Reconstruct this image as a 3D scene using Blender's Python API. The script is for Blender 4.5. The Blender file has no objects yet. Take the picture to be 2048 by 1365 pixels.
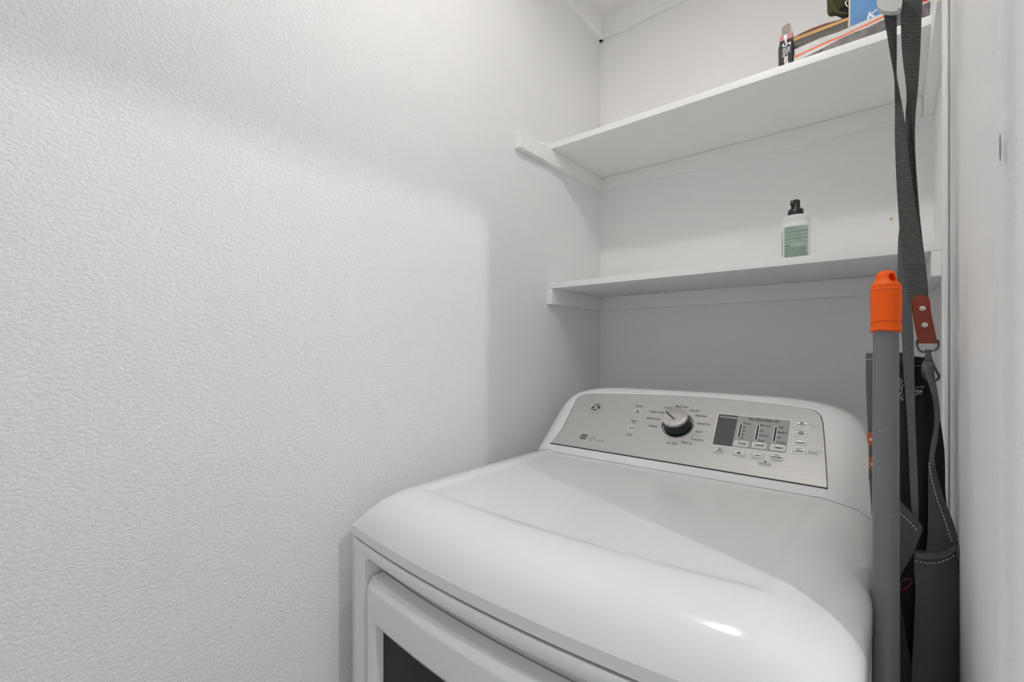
import bpy, bmesh, math, random
from mathutils import Vector, Matrix
random.seed(7)
D = bpy.data
COL = bpy.context.scene.collection
S = bpy.context.scene

# ------------------------------------------------------------------ camera
CZ = 1.30                       # eye height above the floor
YAW = math.atan2(764, 928)      # looks to the left of the back wall's normal
cam_d = D.cameras.new('camera'); cam = D.objects.new('camera', cam_d); COL.objects.link(cam)
cam.location = (0, 0, CZ); cam.rotation_euler = (math.pi/2, 0, YAW)
cam_d.sensor_width = 36; cam_d.lens = 928/2048*36; cam_d.shift_y = 14/2048
cam_d.clip_start = 0.02; cam_d.clip_end = 60
S.camera = cam

# ------------------------------------------------------------------ light and exposure
S.cycles.max_bounces = 16; S.cycles.diffuse_bounces = 12
S.view_settings.view_transform = 'Standard'; S.view_settings.look = 'None'
S.view_settings.exposure = 0.0; S.view_settings.gamma = 1.0; S.view_settings.use_curve_mapping = False
W = D.worlds.new('world'); S.world = W; W.use_nodes = True
W.node_tree.nodes['Background'].inputs[0].default_value = (0.89, 0.945, 1.0, 1)
W.node_tree.nodes['Background'].inputs[1].default_value = .71

def area(name, loc, target, sx, sy, power, color, shape='RECTANGLE', spread=180):
    l = D.lights.new(name, 'AREA'); l.shape = shape; l.size = sx
    if shape in ('RECTANGLE', 'ELLIPSE'): l.size_y = sy
    l.energy = power; l.color = color; l.spread = math.radians(spread)
    o = D.objects.new(name, l); COL.objects.link(o); o.location = loc
    o.rotation_euler = (Vector(target)-Vector(loc)).to_track_quat('-Z', 'Y').to_euler()
    return o
# lamp in the hallway beyond the door opening: throws the door frame's hard shadow
area('hallway_lamp', (0.96, 0.1225, CZ+1.053), (-0.5, 0.6, CZ-0.1), 0.03, 0.055, 7.5, (0.915, 0.955, 1.0))
# lamp under the closet ceiling above and beside the camera
pl_ = D.lights.new('closet_bulb', 'POINT'); pl_.energy = 6.1; pl_.color = (1.0, 0.972, 0.93); pl_.shadow_soft_size = .022
po_ = D.objects.new('closet_bulb', pl_); COL.objects.link(po_); po_.location = (-0.24, 0.46, CZ+1.056)

# ------------------------------------------------------------------ pixel <-> place helpers (real positions measured along sight lines)
def ray(u, v):
    a = u-1024
    return Vector((-590+.7719*a, 716.3+.6357*a, 696.5-v))
def at_y(u, v, y):
    r = ray(u, v); t = y/r.y
    return Vector((r.x*t, y, CZ+r.z*t))
def at_x(u, v, x):
    r = ray(u, v); t = x/r.x
    return Vector((x, r.y*t, CZ+r.z*t))

# ------------------------------------------------------------------ materials
def mat(name, color, rough=.5, metal=0, bump=None, spec=.5, coat=0, noise_col=None, sheen=0):
    m = D.materials.new(name); m.use_nodes = True
    nt = m.node_tree; b = nt.nodes['Principled BSDF']
    b.inputs['Base Color'].default_value = (*color, 1); b.inputs['Roughness'].default_value = rough
    b.inputs['Metallic'].default_value = metal; b.inputs['Specular IOR Level'].default_value = spec
    b.inputs['Coat Weight'].default_value = coat
    if sheen: b.inputs['Sheen Weight'].default_value = sheen
    tc = nt.nodes.new('ShaderNodeTexCoord')
    if bump:
        prev = None
        for (scale, detail, strength, dist) in bump:
            n = nt.nodes.new('ShaderNodeTexNoise'); n.inputs['Scale'].default_value = scale; n.inputs['Detail'].default_value = detail
            nt.links.new(tc.outputs['Object'], n.inputs['Vector'])
            bp = nt.nodes.new('ShaderNodeBump'); bp.inputs['Strength'].default_value = strength; bp.inputs['Distance'].default_value = dist
            nt.links.new(n.outputs[0], bp.inputs['Height'])
            if prev: nt.links.new(prev.outputs[0], bp.inputs['Normal'])
            prev = bp
        nt.links.new(prev.outputs[0], b.inputs['Normal'])
    if noise_col:
        scale, c2, lo, hi = noise_col
        n = nt.nodes.new('ShaderNodeTexNoise'); n.inputs['Scale'].default_value = scale; n.inputs['Detail'].default_value = 3
        nt.links.new(tc.outputs['Object'], n.inputs['Vector'])
        r = nt.nodes.new('ShaderNodeValToRGB'); r.color_ramp.elements[0].position = lo; r.color_ramp.elements[1].position = hi
        r.color_ramp.elements[0].color = (*color, 1); r.color_ramp.elements[1].color = (*c2, 1)
        nt.links.new(n.outputs[0], r.inputs[0]); nt.links.new(r.outputs[0], b.inputs['Base Color'])
    return m

def wall_mat(name, color, scale=95, strength=.5):
    """orange-peel / knock-down plaster under eggshell paint"""
    m = D.materials.new(name); m.use_nodes = True; nt = m.node_tree; b = nt.nodes['Principled BSDF']
    b.inputs['Base Color'].default_value = (*color, 1); b.inputs['Roughness'].default_value = .6
    b.inputs['Specular IOR Level'].default_value = .3
    tc = nt.nodes.new('ShaderNodeTexCoord')
    n = nt.nodes.new('ShaderNodeTexNoise'); n.inputs['Scale'].default_value = scale; n.inputs['Detail'].default_value = 5
    n.inputs['Roughness'].default_value = .55; n.inputs['Distortion'].default_value = .35
    mp = nt.nodes.new('ShaderNodeMapping'); mp.inputs['Scale'].default_value = (1, .88, 1.1)
    nt.links.new(tc.outputs['Object'], mp.inputs['Vector']); nt.links.new(mp.outputs[0], n.inputs['Vector'])
    r = nt.nodes.new('ShaderNodeValToRGB'); r.color_ramp.elements[0].position = .34; r.color_ramp.elements[1].position = .60
    nt.links.new(n.outputs[0], r.inputs[0])
    n2 = nt.nodes.new('ShaderNodeTexNoise'); n2.inputs['Scale'].default_value = scale*3; n2.inputs['Detail'].default_value = 2
    nt.links.new(tc.outputs['Object'], n2.inputs['Vector'])
    mx = nt.nodes.new('ShaderNodeMath'); mx.operation = 'MULTIPLY_ADD'; mx.inputs[1].default_value = .25
    nt.links.new(n2.outputs[0], mx.inputs[0]); nt.links.new(r.outputs[0], mx.inputs[2])
    bp = nt.nodes.new('ShaderNodeBump'); bp.inputs['Strength'].default_value = strength; bp.inputs['Distance'].default_value = .0011
    nt.links.new(mx.outputs[0], bp.inputs['Height']); nt.links.new(bp.outputs[0], b.inputs['Normal'])
    return m

def woven(name, c1, c2, nu=1.0, dense=600, rough=.85, strength=.6, diag=False):
    """woven webbing / canvas, in the strip's own UV metres"""
    m = D.materials.new(name); m.use_nodes = True; nt = m.node_tree; b = nt.nodes['Principled BSDF']
    b.inputs['Roughness'].default_value = rough; b.inputs['Specular IOR Level'].default_value = .25
    tc = nt.nodes.new('ShaderNodeTexCoord'); mp = nt.nodes.new('ShaderNodeMapping')
    mp.inputs['Scale'].default_value = (dense, dense*(.75 if not diag else 1), 1)
    if diag: mp.inputs['Rotation'].default_value = (0, 0, math.radians(38))
    nt.links.new(tc.outputs['UV'], mp.inputs['Vector'])
    br = nt.nodes.new('ShaderNodeTexBrick'); br.inputs['Scale'].default_value = 1
    br.inputs['Mortar Size'].default_value = .24; br.inputs['Mortar Smooth'].default_value = 1.0
    br.inputs['Brick Width'].default_value = 1.5; br.inputs['Row Height'].default_value = .8
    br.inputs['Color1'].default_value = (*c1, 1); br.inputs['Color2'].default_value = (*[k*1.25 for k in c1], 1); br.inputs['Mortar'].default_value = (*c2, 1)
    nt.links.new(mp.outputs[0], br.inputs['Vector']); nt.links.new(br.outputs['Color'], b.inputs['Base Color'])
    inv = nt.nodes.new('ShaderNodeMath'); inv.operation = 'SUBTRACT'; inv.inputs[0].default_value = 1
    nt.links.new(br.outputs['Fac'], inv.inputs[1])
    bp = nt.nodes.new('ShaderNodeBump'); bp.inputs['Strength'].default_value = strength; bp.inputs['Distance'].default_value = .0006
    nt.links.new(inv.outputs[0], bp.inputs['Height']); nt.links.new(bp.outputs[0], b.inputs['Normal'])
    return m

M = {}
M['wall'] = wall_mat('wall_paint', (.87, .87, .875), 205, .66)
M['wall_back'] = wall_mat('back_wall_paint', (.89, .885, .88), 150, .22)
M['wall_right'] = wall_mat('right_wall_paint', (.86, .855, .85), 170, .13)
M['ceiling'] = wall_mat('ceiling_paint', (.87, .86, .85), 150, .15)
M['wood'] = mat('shelf_paint', (.88, .88, .87), .42, bump=[(60, 2, .06, .001)])
M['floor'] = mat('floor_vinyl', (.42, .38, .33), .45)
M['enamel'] = mat('dryer_enamel', (.825, .825, .825), .16, coat=.35, spec=.5, bump=[(9, 1, .03, .002)])
M['enamel_side'] = mat('dryer_side_paint', (.80, .80, .80), .3)
M['gap'] = mat('seam_dark', (.03, .03, .03), .8)
M['glass_dark'] = mat('door_glass', (.014, .016, .019), .4, spec=.2)
M['black'] = mat('black_print', (.015, .015, .015), .5)
M['grey_print'] = mat('grey_print', (.12, .12, .115), .5)
M['pale_print'] = mat('pale_print', (.32, .32, .31), .5)
M['white_print'] = mat('white_print', (.85, .85, .84), .5)
M['display'] = mat('display_window', (.085, .085, .082), .35)
M['inlay'] = mat('panel_inlay', (.36, .36, .35), .4)
M['chrome'] = mat('chrome', (.75, .75, .74), .2, 1)
M['knob_side'] = mat('knob_black', (.012, .013, .017), .22)
M['knob_band'] = mat('knob_satin', (.35, .35, .34), .3, 1)
M['orange'] = mat('orange_plastic', (.93, .115, .0), .45, spec=.3, bump=[(50, 2, .15, .002)])
M['orange_in'] = mat('orange_inner', (.5, .03, .01), .5)
M['pole'] = mat('grey_pole_paint', (.17, .18, .19), .33, noise_col=(230, (.38, .385, .39), .745, .77))
M['webbing'] = woven('webbing', (.13, .13, .13), (.012, .012, .013), dense=430, strength=1.0)
M['webbing_lit'] = woven('webbing_lit_tone', (.13, .138, .147), (.05, .055, .06), dense=800, strength=.4)  # lighter copy of webbing: light on the lower strap put into its colour
M['canvas'] = woven('canvas_grey', (.17, .17, .165), (.09, .09, .09), dense=1300, strength=.35)
M['canvas_dark'] = woven('canvas_charcoal', (.105, .105, .107), (.062, .062, .064), dense=1100, strength=.3, diag=True)
M['lining'] = mat('black_lining', (.012, .012, .013), .9)
M['thread'] = mat('white_thread', (.65, .65, .63), .8)
M['leather'] = mat('red_leather', (.23, .034, .014), .42, bump=[(400, 3, .15, .0008)])
M['leather_or'] = mat('orange_leather', (.55, .11, .03), .5, bump=[(400, 3, .15, .0008)])
M['gun'] = mat('gunmetal', (.13, .125, .12), .35, .9)
M['rivet'] = mat('rivet_nickel', (.6, .57, .52), .35, .85)
M['hookplastic'] = mat('hook_plastic', (.55, .55, .53), .4)
M['bottle'] = mat('bottle_white', (.74, .74, .72), .35)
M['bottle_label'] = mat('label_white', (.84, .84, .81), .5)
M['mint'] = mat('label_mint', (.40, .52, .43), .5)
M['labeltext'] = mat('label_text', (.07, .11, .085), .6)
M['blackplastic'] = mat('black_plastic', (.012, .012, .012), .35)
M['boxblack'] = mat('box_black', (.014, .014, .014), .6)
M['boxpink'] = mat('box_pink', (.60, .20, .23), .5)
M['card'] = mat('card_grey', (.33, .30, .26), .8)
M['cardwhite'] = mat('card_white', (.75, .74, .70), .6)
M['tan'] = mat('card_tan', (.62, .36, .13), .6)
M['brown'] = mat('card_brown', (.15, .045, .02), .6)
M['darkbox'] = mat('box_charcoal', (.055, .048, .038), .5)
M['blue'] = mat('box_blue', (.035, .17, .42), .4, noise_col=(30, (.05, .23, .52), .35, .7))
M['olive'] = mat('olive_canvas', (.085, .075, .03), .9, bump=[(150, 3, .5, .002)])
M['mailer'] = mat('mailer_grey', (.60, .59, .58), .5, noise_col=(40, (.68, .67, .66), .4, .6))
M['stripe'] = mat('orange_stripe', (.80, .17, .07), .5)
M['photo_print'] = mat('magazine_print', (.09, .08, .082), .4, noise_col=(60, (.20, .18, .18), .4, .7))
M['redplastic'] = mat('red_plastic', (.70, .008, .012), .4)
M['pinkred'] = mat('red_thread', (.35, .02, .03), .6)

def steel_mat():
    m = D.materials.new('brushed_panel'); m.use_nodes = True; nt = m.node_tree; b = nt.nodes['Principled BSDF']
    b.inputs['Metallic'].default_value = .6; b.inputs['Roughness'].default_value = .46
    tc = nt.nodes.new('ShaderNodeTexCoord'); mp = nt.nodes.new('ShaderNodeMapping'); mp.inputs['Scale'].default_value = (3, 900, 900)
    n = nt.nodes.new('ShaderNodeTexNoise'); n.inputs['Scale'].default_value = 1; n.inputs['Detail'].default_value = 2
    nt.links.new(tc.outputs['Object'], mp.inputs[0]); nt.links.new(mp.outputs[0], n.inputs['Vector'])
    r = nt.nodes.new('ShaderNodeValToRGB'); r.color_ramp.elements[0].color = (.52, .515, .505, 1); r.color_ramp.elements[1].color = (.63, .625, .615, 1)
    nt.links.new(n.outputs[0], r.inputs[0]); nt.links.new(r.outputs[0], b.inputs['Base Color'])
    return m
M['panel'] = steel_mat()
M['button'] = mat('button_silver', (.62, .62, .61), .38, .35)

# ------------------------------------------------------------------ object helpers
def obj(name, bm, m, parent=None, smooth=False, recalc=True):
    me = D.meshes.new(name)
    if recalc: bmesh.ops.recalc_face_normals(bm, faces=bm.faces)
    bm.to_mesh(me); bm.free()
    ms = m if isinstance(m, (list, tuple)) else [m]
    for k in ms: me.materials.append(k)
    if smooth:
        for p in me.polygons: p.use_smooth = True
        if smooth != 'all': me.set_sharp_from_angle(angle=math.radians(40))
    o = D.objects.new(name, me); COL.objects.link(o)
    if parent:
        o.parent = parent
        o.matrix_parent_inverse = parent.matrix_basis.inverted()
    return o
def thing(name, label, cat, loc, group=None):
    o = D.objects.new(name, None); COL.objects.link(o); o.location = loc; o.empty_display_size = .05
    o['label'] = label; o['category'] = cat
    if group: o['group'] = group
    bpy.context.view_layer.update()
    return o
def tag(o, label, cat, group=None):
    o['label'] = label; o['category'] = cat
    if group: o['group'] = group
    return o
def struct(o): o['kind'] = 'structure'; return o

def box(bm, x0, x1, y0, y1, z0, z1, bev=0, mi=0):
    r = bmesh.ops.create_cube(bm, size=1)
    vs = r['verts']
    for v in vs:
        v.co = Vector((x0+(v.co.x+.5)*(x1-x0), y0+(v.co.y+.5)*(y1-y0), z0+(v.co.z+.5)*(z1-z0)))
    fs = set(f for v in vs for f in v.link_faces)
    for f in fs: f.material_index = mi
    if bev:
        es = list(set(e for v in vs for e in v.link_edges))
        bmesh.ops.bevel(bm, geom=es, offset=bev, segments=2, affect='EDGES', profile=.7)
    return bm
def newbox(*a, **k): return box(bmesh.new(), *a, **k)

def prism(bm, pts, vec, mi=0):
    """closed polygon pts extruded by vec"""
    a = [bm.verts.new(p) for p in pts]; b = [bm.verts.new(Vector(p)+Vector(vec)) for p in pts]
    n = len(pts)
    fs = [bm.faces.new(a), bm.faces.new(b[::-1])]
    for i in range(n): fs.append(bm.faces.new((a[i], a[(i+1) % n], b[(i+1) % n], b[i])))
    for f in fs: f.material_index = mi
    return bm

def lathe(bm, prof, axis_o, axis_d, seg=40, cap=True, mi=0):
    """prof: (radius, height) along axis"""
    d = Vector(axis_d).normalized(); q = d.to_track_quat('Z', 'Y'); o = Vector(axis_o)
    rings = []
    for r, h in prof:
        if r < 1e-6: rings.append([bm.verts.new(o+d*h)])
        else: rings.append([bm.verts.new(o+q @ Vector((r*math.cos(2*math.pi*k/seg), r*math.sin(2*math.pi*k/seg), h))) for k in range(seg)])
    for A, B in zip(rings, rings[1:]):
        for k in range(seg):
            k2 = (k+1) % seg
            if len(A) == 1 and len(B) == 1: continue
            if len(A) == 1: f = bm.faces.new((A[0], B[k], B[k2]))
            elif len(B) == 1: f = bm.faces.new((A[k], A[k2], B[0]))
            else: f = bm.faces.new((A[k], A[k2], B[k2], B[k]))
            f.material_index = mi
    if cap:
        for R in (rings[0], rings[-1]):
            if len(R) > 1: bm.faces.new(R).material_index = mi
    return bm

def catmull(P, n):
    out = []
    P = [Vector(p) for p in P]
    for i in range(len(P)-1):
        p0 = P[max(i-1, 0)]; p1 = P[i]; p2 = P[i+1]; p3 = P[min(i+2, len(P)-1)]
        for k in range(n):
            t = k/n
            out.append(.5*((2*p1)+(p2-p0)*t+(2*p0-5*p1+4*p2-p3)*t*t+(3*p1-p0-3*p2+p3)*t**3))
    out.append(P[-1]); return out

def tube(bm, pts, r, seg=10, n=6, closed=False, mi=0):
    P = catmull(pts, n) if n > 1 else [Vector(p) for p in pts]
    rings = []; up = None
    for i, p in enumerate(P):
        a = P[max(i-1, 0)]; b = P[min(i+1, len(P)-1)]
        d = (b-a).normalized()
        if up is None: up = d.orthogonal().normalized()
        up = (up-d*up.dot(d)).normalized(); s = d.cross(up)
        rr = r(i/(len(P)-1)) if callable(r) else r
        rings.append([bm.verts.new(p+up*rr*math.cos(2*math.pi*k/seg)+s*rr*math.sin(2*math.pi*k/seg)) for k in range(seg)])
    for A, B in zip(rings, rings[1:]):
        for k in range(seg): bm.faces.new((A[k], A[(k+1) % seg], B[(k+1) % seg], B[k])).material_index = mi
    for R in (rings[0], rings[-1]): bm.faces.new(R).material_index = mi
    return bm

def sheet(rows, thick, n=5, cols=8, bulge=0, flip=False, wav=None):
    """cloth from rows (left point, right point[, bulge]); thickness goes away from the camera (+y)"""
    L = catmull([r[0] for r in rows], n); R = catmull([r[1] for r in rows], n)
    B = [(Vector((r[2] if len(r) > 2 else bulge, 0, 0))) for r in rows]; B = [b.x for b in catmull(B, n)]
    bm = bmesh.new(); uvl = bm.loops.layers.uv.new('uv')
    F = []; K = []; dist = 0
    for i, (l, r) in enumerate(zip(L, R)):
        if i: dist += ((l-L[i-1]).length+(r-R[i-1]).length)/2
        w = (r-l).length; fr = []; bk = []
        for c in range(cols+1):
            s = c/cols; p = l.lerp(r, s)+Vector((0, -B[i]*math.sin(math.pi*s), 0))
            if wav: p = p+Vector((0, wav(s, i/(len(L)-1)), 0))
            fr.append((bm.verts.new(p), (s*w, dist))); bk.append((bm.verts.new(p+Vector((0, thick, 0))), (s*w, dist)))
        F.append(fr); K.append(bk)
    def quad(a, b, c, d):
        f = bm.faces.new((a[0], b[0], c[0], d[0]))
        for lp, q in zip(f.loops, (a, b, c, d)): lp[uvl].uv = q[1]
    for i in range(len(F)-1):
        for c in range(cols):
            quad(F[i][c], F[i+1][c], F[i+1][c+1], F[i][c+1]); quad(K[i][c], K[i][c+1], K[i+1][c+1], K[i+1][c])
        quad(F[i][0], K[i][0], K[i+1][0], F[i+1][0]); quad(F[i][cols], F[i+1][cols], K[i+1][cols], K[i][cols])
    for c in range(cols):
        quad(F[0][c], F[0][c+1], K[0][c+1], K[0][c]); quad(F[-1][c], K[-1][c], K[-1][c+1], F[-1][c+1])
    return bm
def stitches(bm, pts, step=.0042, ln=.0027, r=.00042):
    P = catmull(pts, 10); acc = 0; nxt = 0
    for a, b in zip(P, P[1:]):
        L = (b-a).length; d = (b-a).normalized()
        while nxt < acc+L:
            p = a+d*(nxt-acc)
            tube(bm, [p-d*ln/2, p, p+d*ln/2], r, 6, 1); nxt += step
        acc += L
    return bm

# ================================================================== SETTING
XL, XR, YB = -.766, .065, 1.40
XN = .060                       # face of the wall stub beside the door opening
YJ = .4907                       # its end, at the door opening
ZC = CZ+1.095
YF = -.95
def sbox(name, m, *a, **k): return struct(obj(name, newbox(*a, **k), m))
sbox('floor', M['floor'], XL-.1, 2.2, YF-.1, YB+.1, -.06, 0)
sbox('ceiling', M['ceiling'], XL-.1, .16, YF-.1, YB+.1, ZC, ZC+.08)
sbox('wall_left', M['wall'], XL-.1, XL, YF-.1, YB+.1, 0, ZC)
sbox('wall_back', M['wall_back'], XL, .16, YB, YB+.1, 0, ZC)
sbox('wall_front', M['wall'], XL, .16, YF-.1, YF, 0, ZC)
# right wall: recessed stretch at the shelves, then the stub with rounded corner bead by the opening, header, far side
bm = bmesh.new()
prof = [(XR, YB), (XR, .905)]
R1 = .016
for k in range(9):              # rounded end turning away from the room
    a = math.radians(90*k/8); prof.append((XN+R1-R1*math.sin(a)*1.0, .868+R1*math.cos(a)*1.0-.0))
prof = [(XR+.004, YB), (XR+.004, .945), (.0560, .945), (.0548, .943), (.0545, .920), (.0550, .916), (.0562, .9142), (.0586, .9140), (.0596, .9146), (.0604, .9170), (.0610, .9215), (.0618, .9235), (.0628, .9225), (.0632, .9180), (.0628, .9100), (.0616, .8960), (XN, .880)]
for k in range(9):
    a = math.radians(90*k/8); prof.append((XN+.010-.010*math.cos(a), YJ+.010-.010*math.sin(a)))
prof += [(.16, YJ), (.16, YB)]
prism(bm, [(x, y, 0) for x, y in prof], (0, 0, ZC))
struct(obj('wall_right', bm, M['wall_right'], smooth=True))
HZ = CZ+.716
sbox('wall_right_header', M['wall_right'], XN, .16, -.42, YJ, HZ, ZC)
sbox('wall_right_near', M['wall_right'], XN, .16, YF, -.42, 0, ZC)
# ceiling trim
zt = CZ+1.033
def trimp(name, pts, vec): bm = bmesh.new(); prism(bm, pts, vec); return struct(obj(name, bm, M['wood']))
trimp('trim_1', [(XL, YF, zt), (XL+.012, YF, zt), (XL+.016, YF, zt+.01), (XL+.022, YF, ZC), (XL, YF, ZC)], (0, YB-YF, 0))
trimp('trim_2', [(XL, YB, zt), (XL, YB-.012, zt), (XL, YB-.016, zt+.01), (XL, YB-.022, ZC), (XL, YB, ZC)], (XR-XL, 0, 0))
trimp('trim_3', [(XR+.004, .96, zt), (XR-.012, .96, zt), (XR-.016, .96, zt+.01), (XR-.022, .96, ZC), (XR, .96, ZC)], (0, YB-.96, 0))
lt = thing('lamp_cutoff_drum', 'unseen round white drum shade, added to cut off the closet lamp light near the ceiling', 'lamp', (-.24, .46, ZC))
bm = bmesh.new(); lathe(bm, [(.105, -.002), (.105, -.052), (.102, -.052), (.102, -.006), (0, -.006)], (-.24, .46, ZC), (0, 0, 1), 48, cap=False)  # out-of-view drum added to shape the upper cut-off of the bulb's light
obj('shade', bm, M['wood'], lt, smooth=True)
# paint chips and dents
def chip(name, u, v, x, w, h, m):
    p = at_x(u, v, x); bm = bmesh.new(); 
    bmesh.ops.create_icosphere(bm, subdivisions=2, radius=1)
    for q in bm.verts: q.co = Vector((p.x+q.co.x*.0006, p.y+q.co.y*w*(1+.3*math.sin(q.co.z*7)), p.z+q.co.z*h))
    return obj(name, bm, m, smooth='all')
dent = mat('dent_grey', (.30, .29, .28), .8); yel = mat('spot_yellow', (.55, .52, .25), .7)
for c, (u, v, w, h) in enumerate([(2001, 295, .0008, .011), (1990, 106, .0016, .004)]):
    o = chip('wall_dent', u, v, XN+.0005, w, h, dent); o.parent = D.objects['wall_right']

# ================================================================== SHELVES
def shelf(label, zb, y_board, y_cleat, zc0, name='wall_shelf'):
    t = thing(name, label, 'shelf', ((XL+XR)/2, YB, CZ+zb), 'painted shelves on the back wall')
    def part(n, *a): return obj(n, newbox(*a, bev=.0012), M['wood'], t, smooth=True)
    part('board', XL+.0005, XR+.0035, y_board, YB-.0005, CZ+zb, CZ+zb+.016)
    part('side_cleat', XL, XL+.018, y_cleat, YB, CZ+zc0, CZ+zb-.0004)
    part('side_cleat', XR-.015, XR+.0038, max(y_cleat, .9465), YB, CZ+zc0, CZ+zb-.0004)
    part('back_cleat', XL+.018, XR-.0155, YB-.018, YB, CZ+zc0, CZ+zb-.0004)
    return t
lower = shelf('lower white painted shelf carrying the spray bottle, above the dryer', .169, 1.088, 1.088, .125)
upper = shelf('upper white painted shelf with side cleats longer than its board, boxes on top', .5645, 1.087, .942, .5225)

def shelf_chip(par, p, sx, sy, sz, m):
    bm = bmesh.new(); bmesh.ops.create_icosphere(bm, subdivisions=2, radius=1)
    for q in bm.verts: q.co = p+Vector((q.co.x*sx*(1+.3*math.sin(q.co.z*5)), q.co.y*sy, q.co.z*sz))
    o = obj('paint_chip', bm, m, par, smooth='all'); return o
chipm = mat('chip_dark', (.05, .045, .04), .8)
shelf_chip(upper, at_y(1142, 286.5, 1.087), .0022, .0004, .0007, chipm)
shelf_chip(upper, at_x(1089, 295.5, XL+.018), .0004, .0009, .0012, chipm)
shelf_chip(upper, at_y(1204.5, 384, YB-.0185), .0009, .0004, .0011, chipm)
shelf_chip(lower, at_x(1174, 612, XL+.018), .0004, .0012, .0014, mat('chip_grey', (.2, .2, .19), .8))
o = chip('wall_spot', 1783, 438, .0, .0, .0, yel); D.objects.remove(o)
p_ = at_y(1783, 438, YB-.0003); bm = bmesh.new(); bmesh.ops.create_icosphere(bm, subdivisions=2, radius=1)
for q in bm.verts: q.co = p_+Vector((q.co.x*.0026, q.co.y*.0005, q.co.z*.0042))
o = obj('wall_spot', bm, yel, D.objects['wall_back'], smooth='all')

# ================================================================== DRYER
XC, HW = -.3615, .3435
def front(x): u = (x-XC)/HW; return .403+.029*u*u
dr = thing('clothes_dryer', 'white front-loading dryer with brushed grey control panel, under the shelves', 'dryer', (XC, .8, 0))
# --- top cover (height field) 
def drop(q, R, p=.5, e=1.6):
    if q >= R: return 0
    q = max(q, 0); return (1-(q/R)**p)**e
def sm(a, b, x): t = min(max((x-a)/(b-a), 0), 1); return t*t*(3-2*t)
ZD = CZ-.2415
def cover_z(x, y):
    df = y-front(x); s = HW-abs(x-XC)
    q = min(df/.10, 1); A = .4*(1-q)**8+.6*(1-q)**2.2; B = drop(s, .075 if x < XC else .10)*(.9)
    z = ZD-.056*(1-(1-A)*(1-B))
    dish = sm(.098, .108, df)*sm(.074, .092, s)
    z -= .0028*dish
    z -= .0006*math.exp(-((df-.100)/.0035)**2)*sm(.06, .08, s)
    return z
xs = []
N = 96
for i in range(N+1):
    s = -1+2*i/N; xs.append(XC+HW*math.copysign(1-(1-abs(s))**1.7, s))
dfs = [0]+[.12*(k/34)**1.8 for k in range(1, 35)]
YBK = 1.12
bm = bmesh.new(); G = []
for x in xs:
    f = front(x); ys = [f+d for d in dfs]; y0 = ys[-1]
    ys += [y0+(YBK-y0)*k/40 for k in range(1, 41)]
    G.append([bm.verts.new((x, y, cover_z(x, y))) for y in ys])
for i in range(len(G)-1):
    for j in range(len(G[0])-1): bm.faces.new((G[i][j], G[i+1][j], G[i+1][j+1], G[i][j+1]))
# vertical skirt
rim = [G[i][0] for i in range(len(G))] + G[-1][1:] + [G[i][-1] for i in range(len(G)-2, -1, -1)] + G[0][-2:0:-1]
low = []
for v in rim:
    low.append(bm.verts.new((v.co.x, v.co.y, CZ-.3125)))
rim = [bm.verts.new(v.co.copy()) for v in rim]
low2 = [bm.verts.new((XC+(v.co.x-XC)*.985, .75+(v.co.y-.75)*.985, CZ-.3145)) for v in rim]
n = len(rim)
for i in range(n):
    bm.faces.new((rim[i], rim[(i+1) % n], low[(i+1) % n], low[i])); bm.faces.new((low[i], low[(i+1) % n], low2[(i+1) % n], low2[i]))
obj('top_cover', bm, M['enamel'], dr, smooth=True)
# --- black filler: shade of the seam gap put into its colour; cabinet
def plan(inset=0, y_back=YBK, nf=40):
    P = []
    for i in range(nf+1):
        x = XC-HW+inset+(2*HW-2*inset)*i/nf; P.append((x, front(x)+inset))
    P += [(XC+HW-inset, y_back), (XC-HW+inset, y_back)]
    return P
bm = bmesh.new(); prism(bm, [(x, y, CZ-.3175) for x, y in plan(.006)], (0, 0, .0045)); obj('seam_gap_shade', bm, M['gap'], dr)
bm = bmesh.new(); P = plan(.0008)
prism(bm, [(x, y+.045 if j <= 40 else y, .03) for j, (x, y) in enumerate(P)], (0, 0, CZ-.3172-.03)); obj('cabinet', bm, M['enamel_side'], dr)
# --- front panel with a big rounded opening for the door
def rrect(x0, x1, z0, z1, r, nseg=8, nside=16):
    P = []
    cs = [(x1-r, z1-r, 0), (x0+r, z1-r, 90), (x0+r, z0+r, 180), (x1-r, z0+r, 270)]
    pts = []
    for cx, cz, a0 in cs:
        pts.append([(cx+r*math.cos(math.radians(a0+90*k/nseg)), cz+r*math.sin(math.radians(a0+90*k/nseg))) for k in range(nseg+1)])
    out = []
    for i in range(4):
        out += pts[i]; a = pts[i][-1]; b = pts[(i+1) % 4][0]
        out += [(a[0]+(b[0]-a[0])*k/nside, a[1]+(b[1]-a[1])*k/nside) for k in range(1, nside)]
    return out
def rings_mesh(rings, capfirst=False, caplast=False):
    """rings: list of (outline2d list, y offset behind the bowed front)"""
    bm = bmesh.new(); V = []
    for pts, off in rings: V.append([bm.verts.new((x, front(x)+off, z)) for x, z in pts])
    n = len(V[0])
    for A, B in zip(V, V[1:]):
        for k in range(n): bm.faces.new((A[k], A[(k+1) % n], B[(k+1) % n], B[k]))
    for flag, R in ((capfirst, V[0]), (caplast, V[-1])):
        if flag:
            c = len(R); 
            # strip fill left/right so the bow is followed
            top = sorted(R, key=lambda v: v.co.x)
            bm.faces.new(R)
    return bm
x0, x1 = XC-HW+.001, XC+HW-.001
zs = CZ-.3172
def outr(i): return (x0+i, x1-i, .03+i, zs-i)
o1 = rrect(x0, x1, .03, zs, .001); o2 = rrect(x0+.002, x1-.002, .032, zs-.002, .001)
hx0, hx1, hz0, hz1 = XC-.300, XC+.300, .32, CZ-.3325
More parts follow.
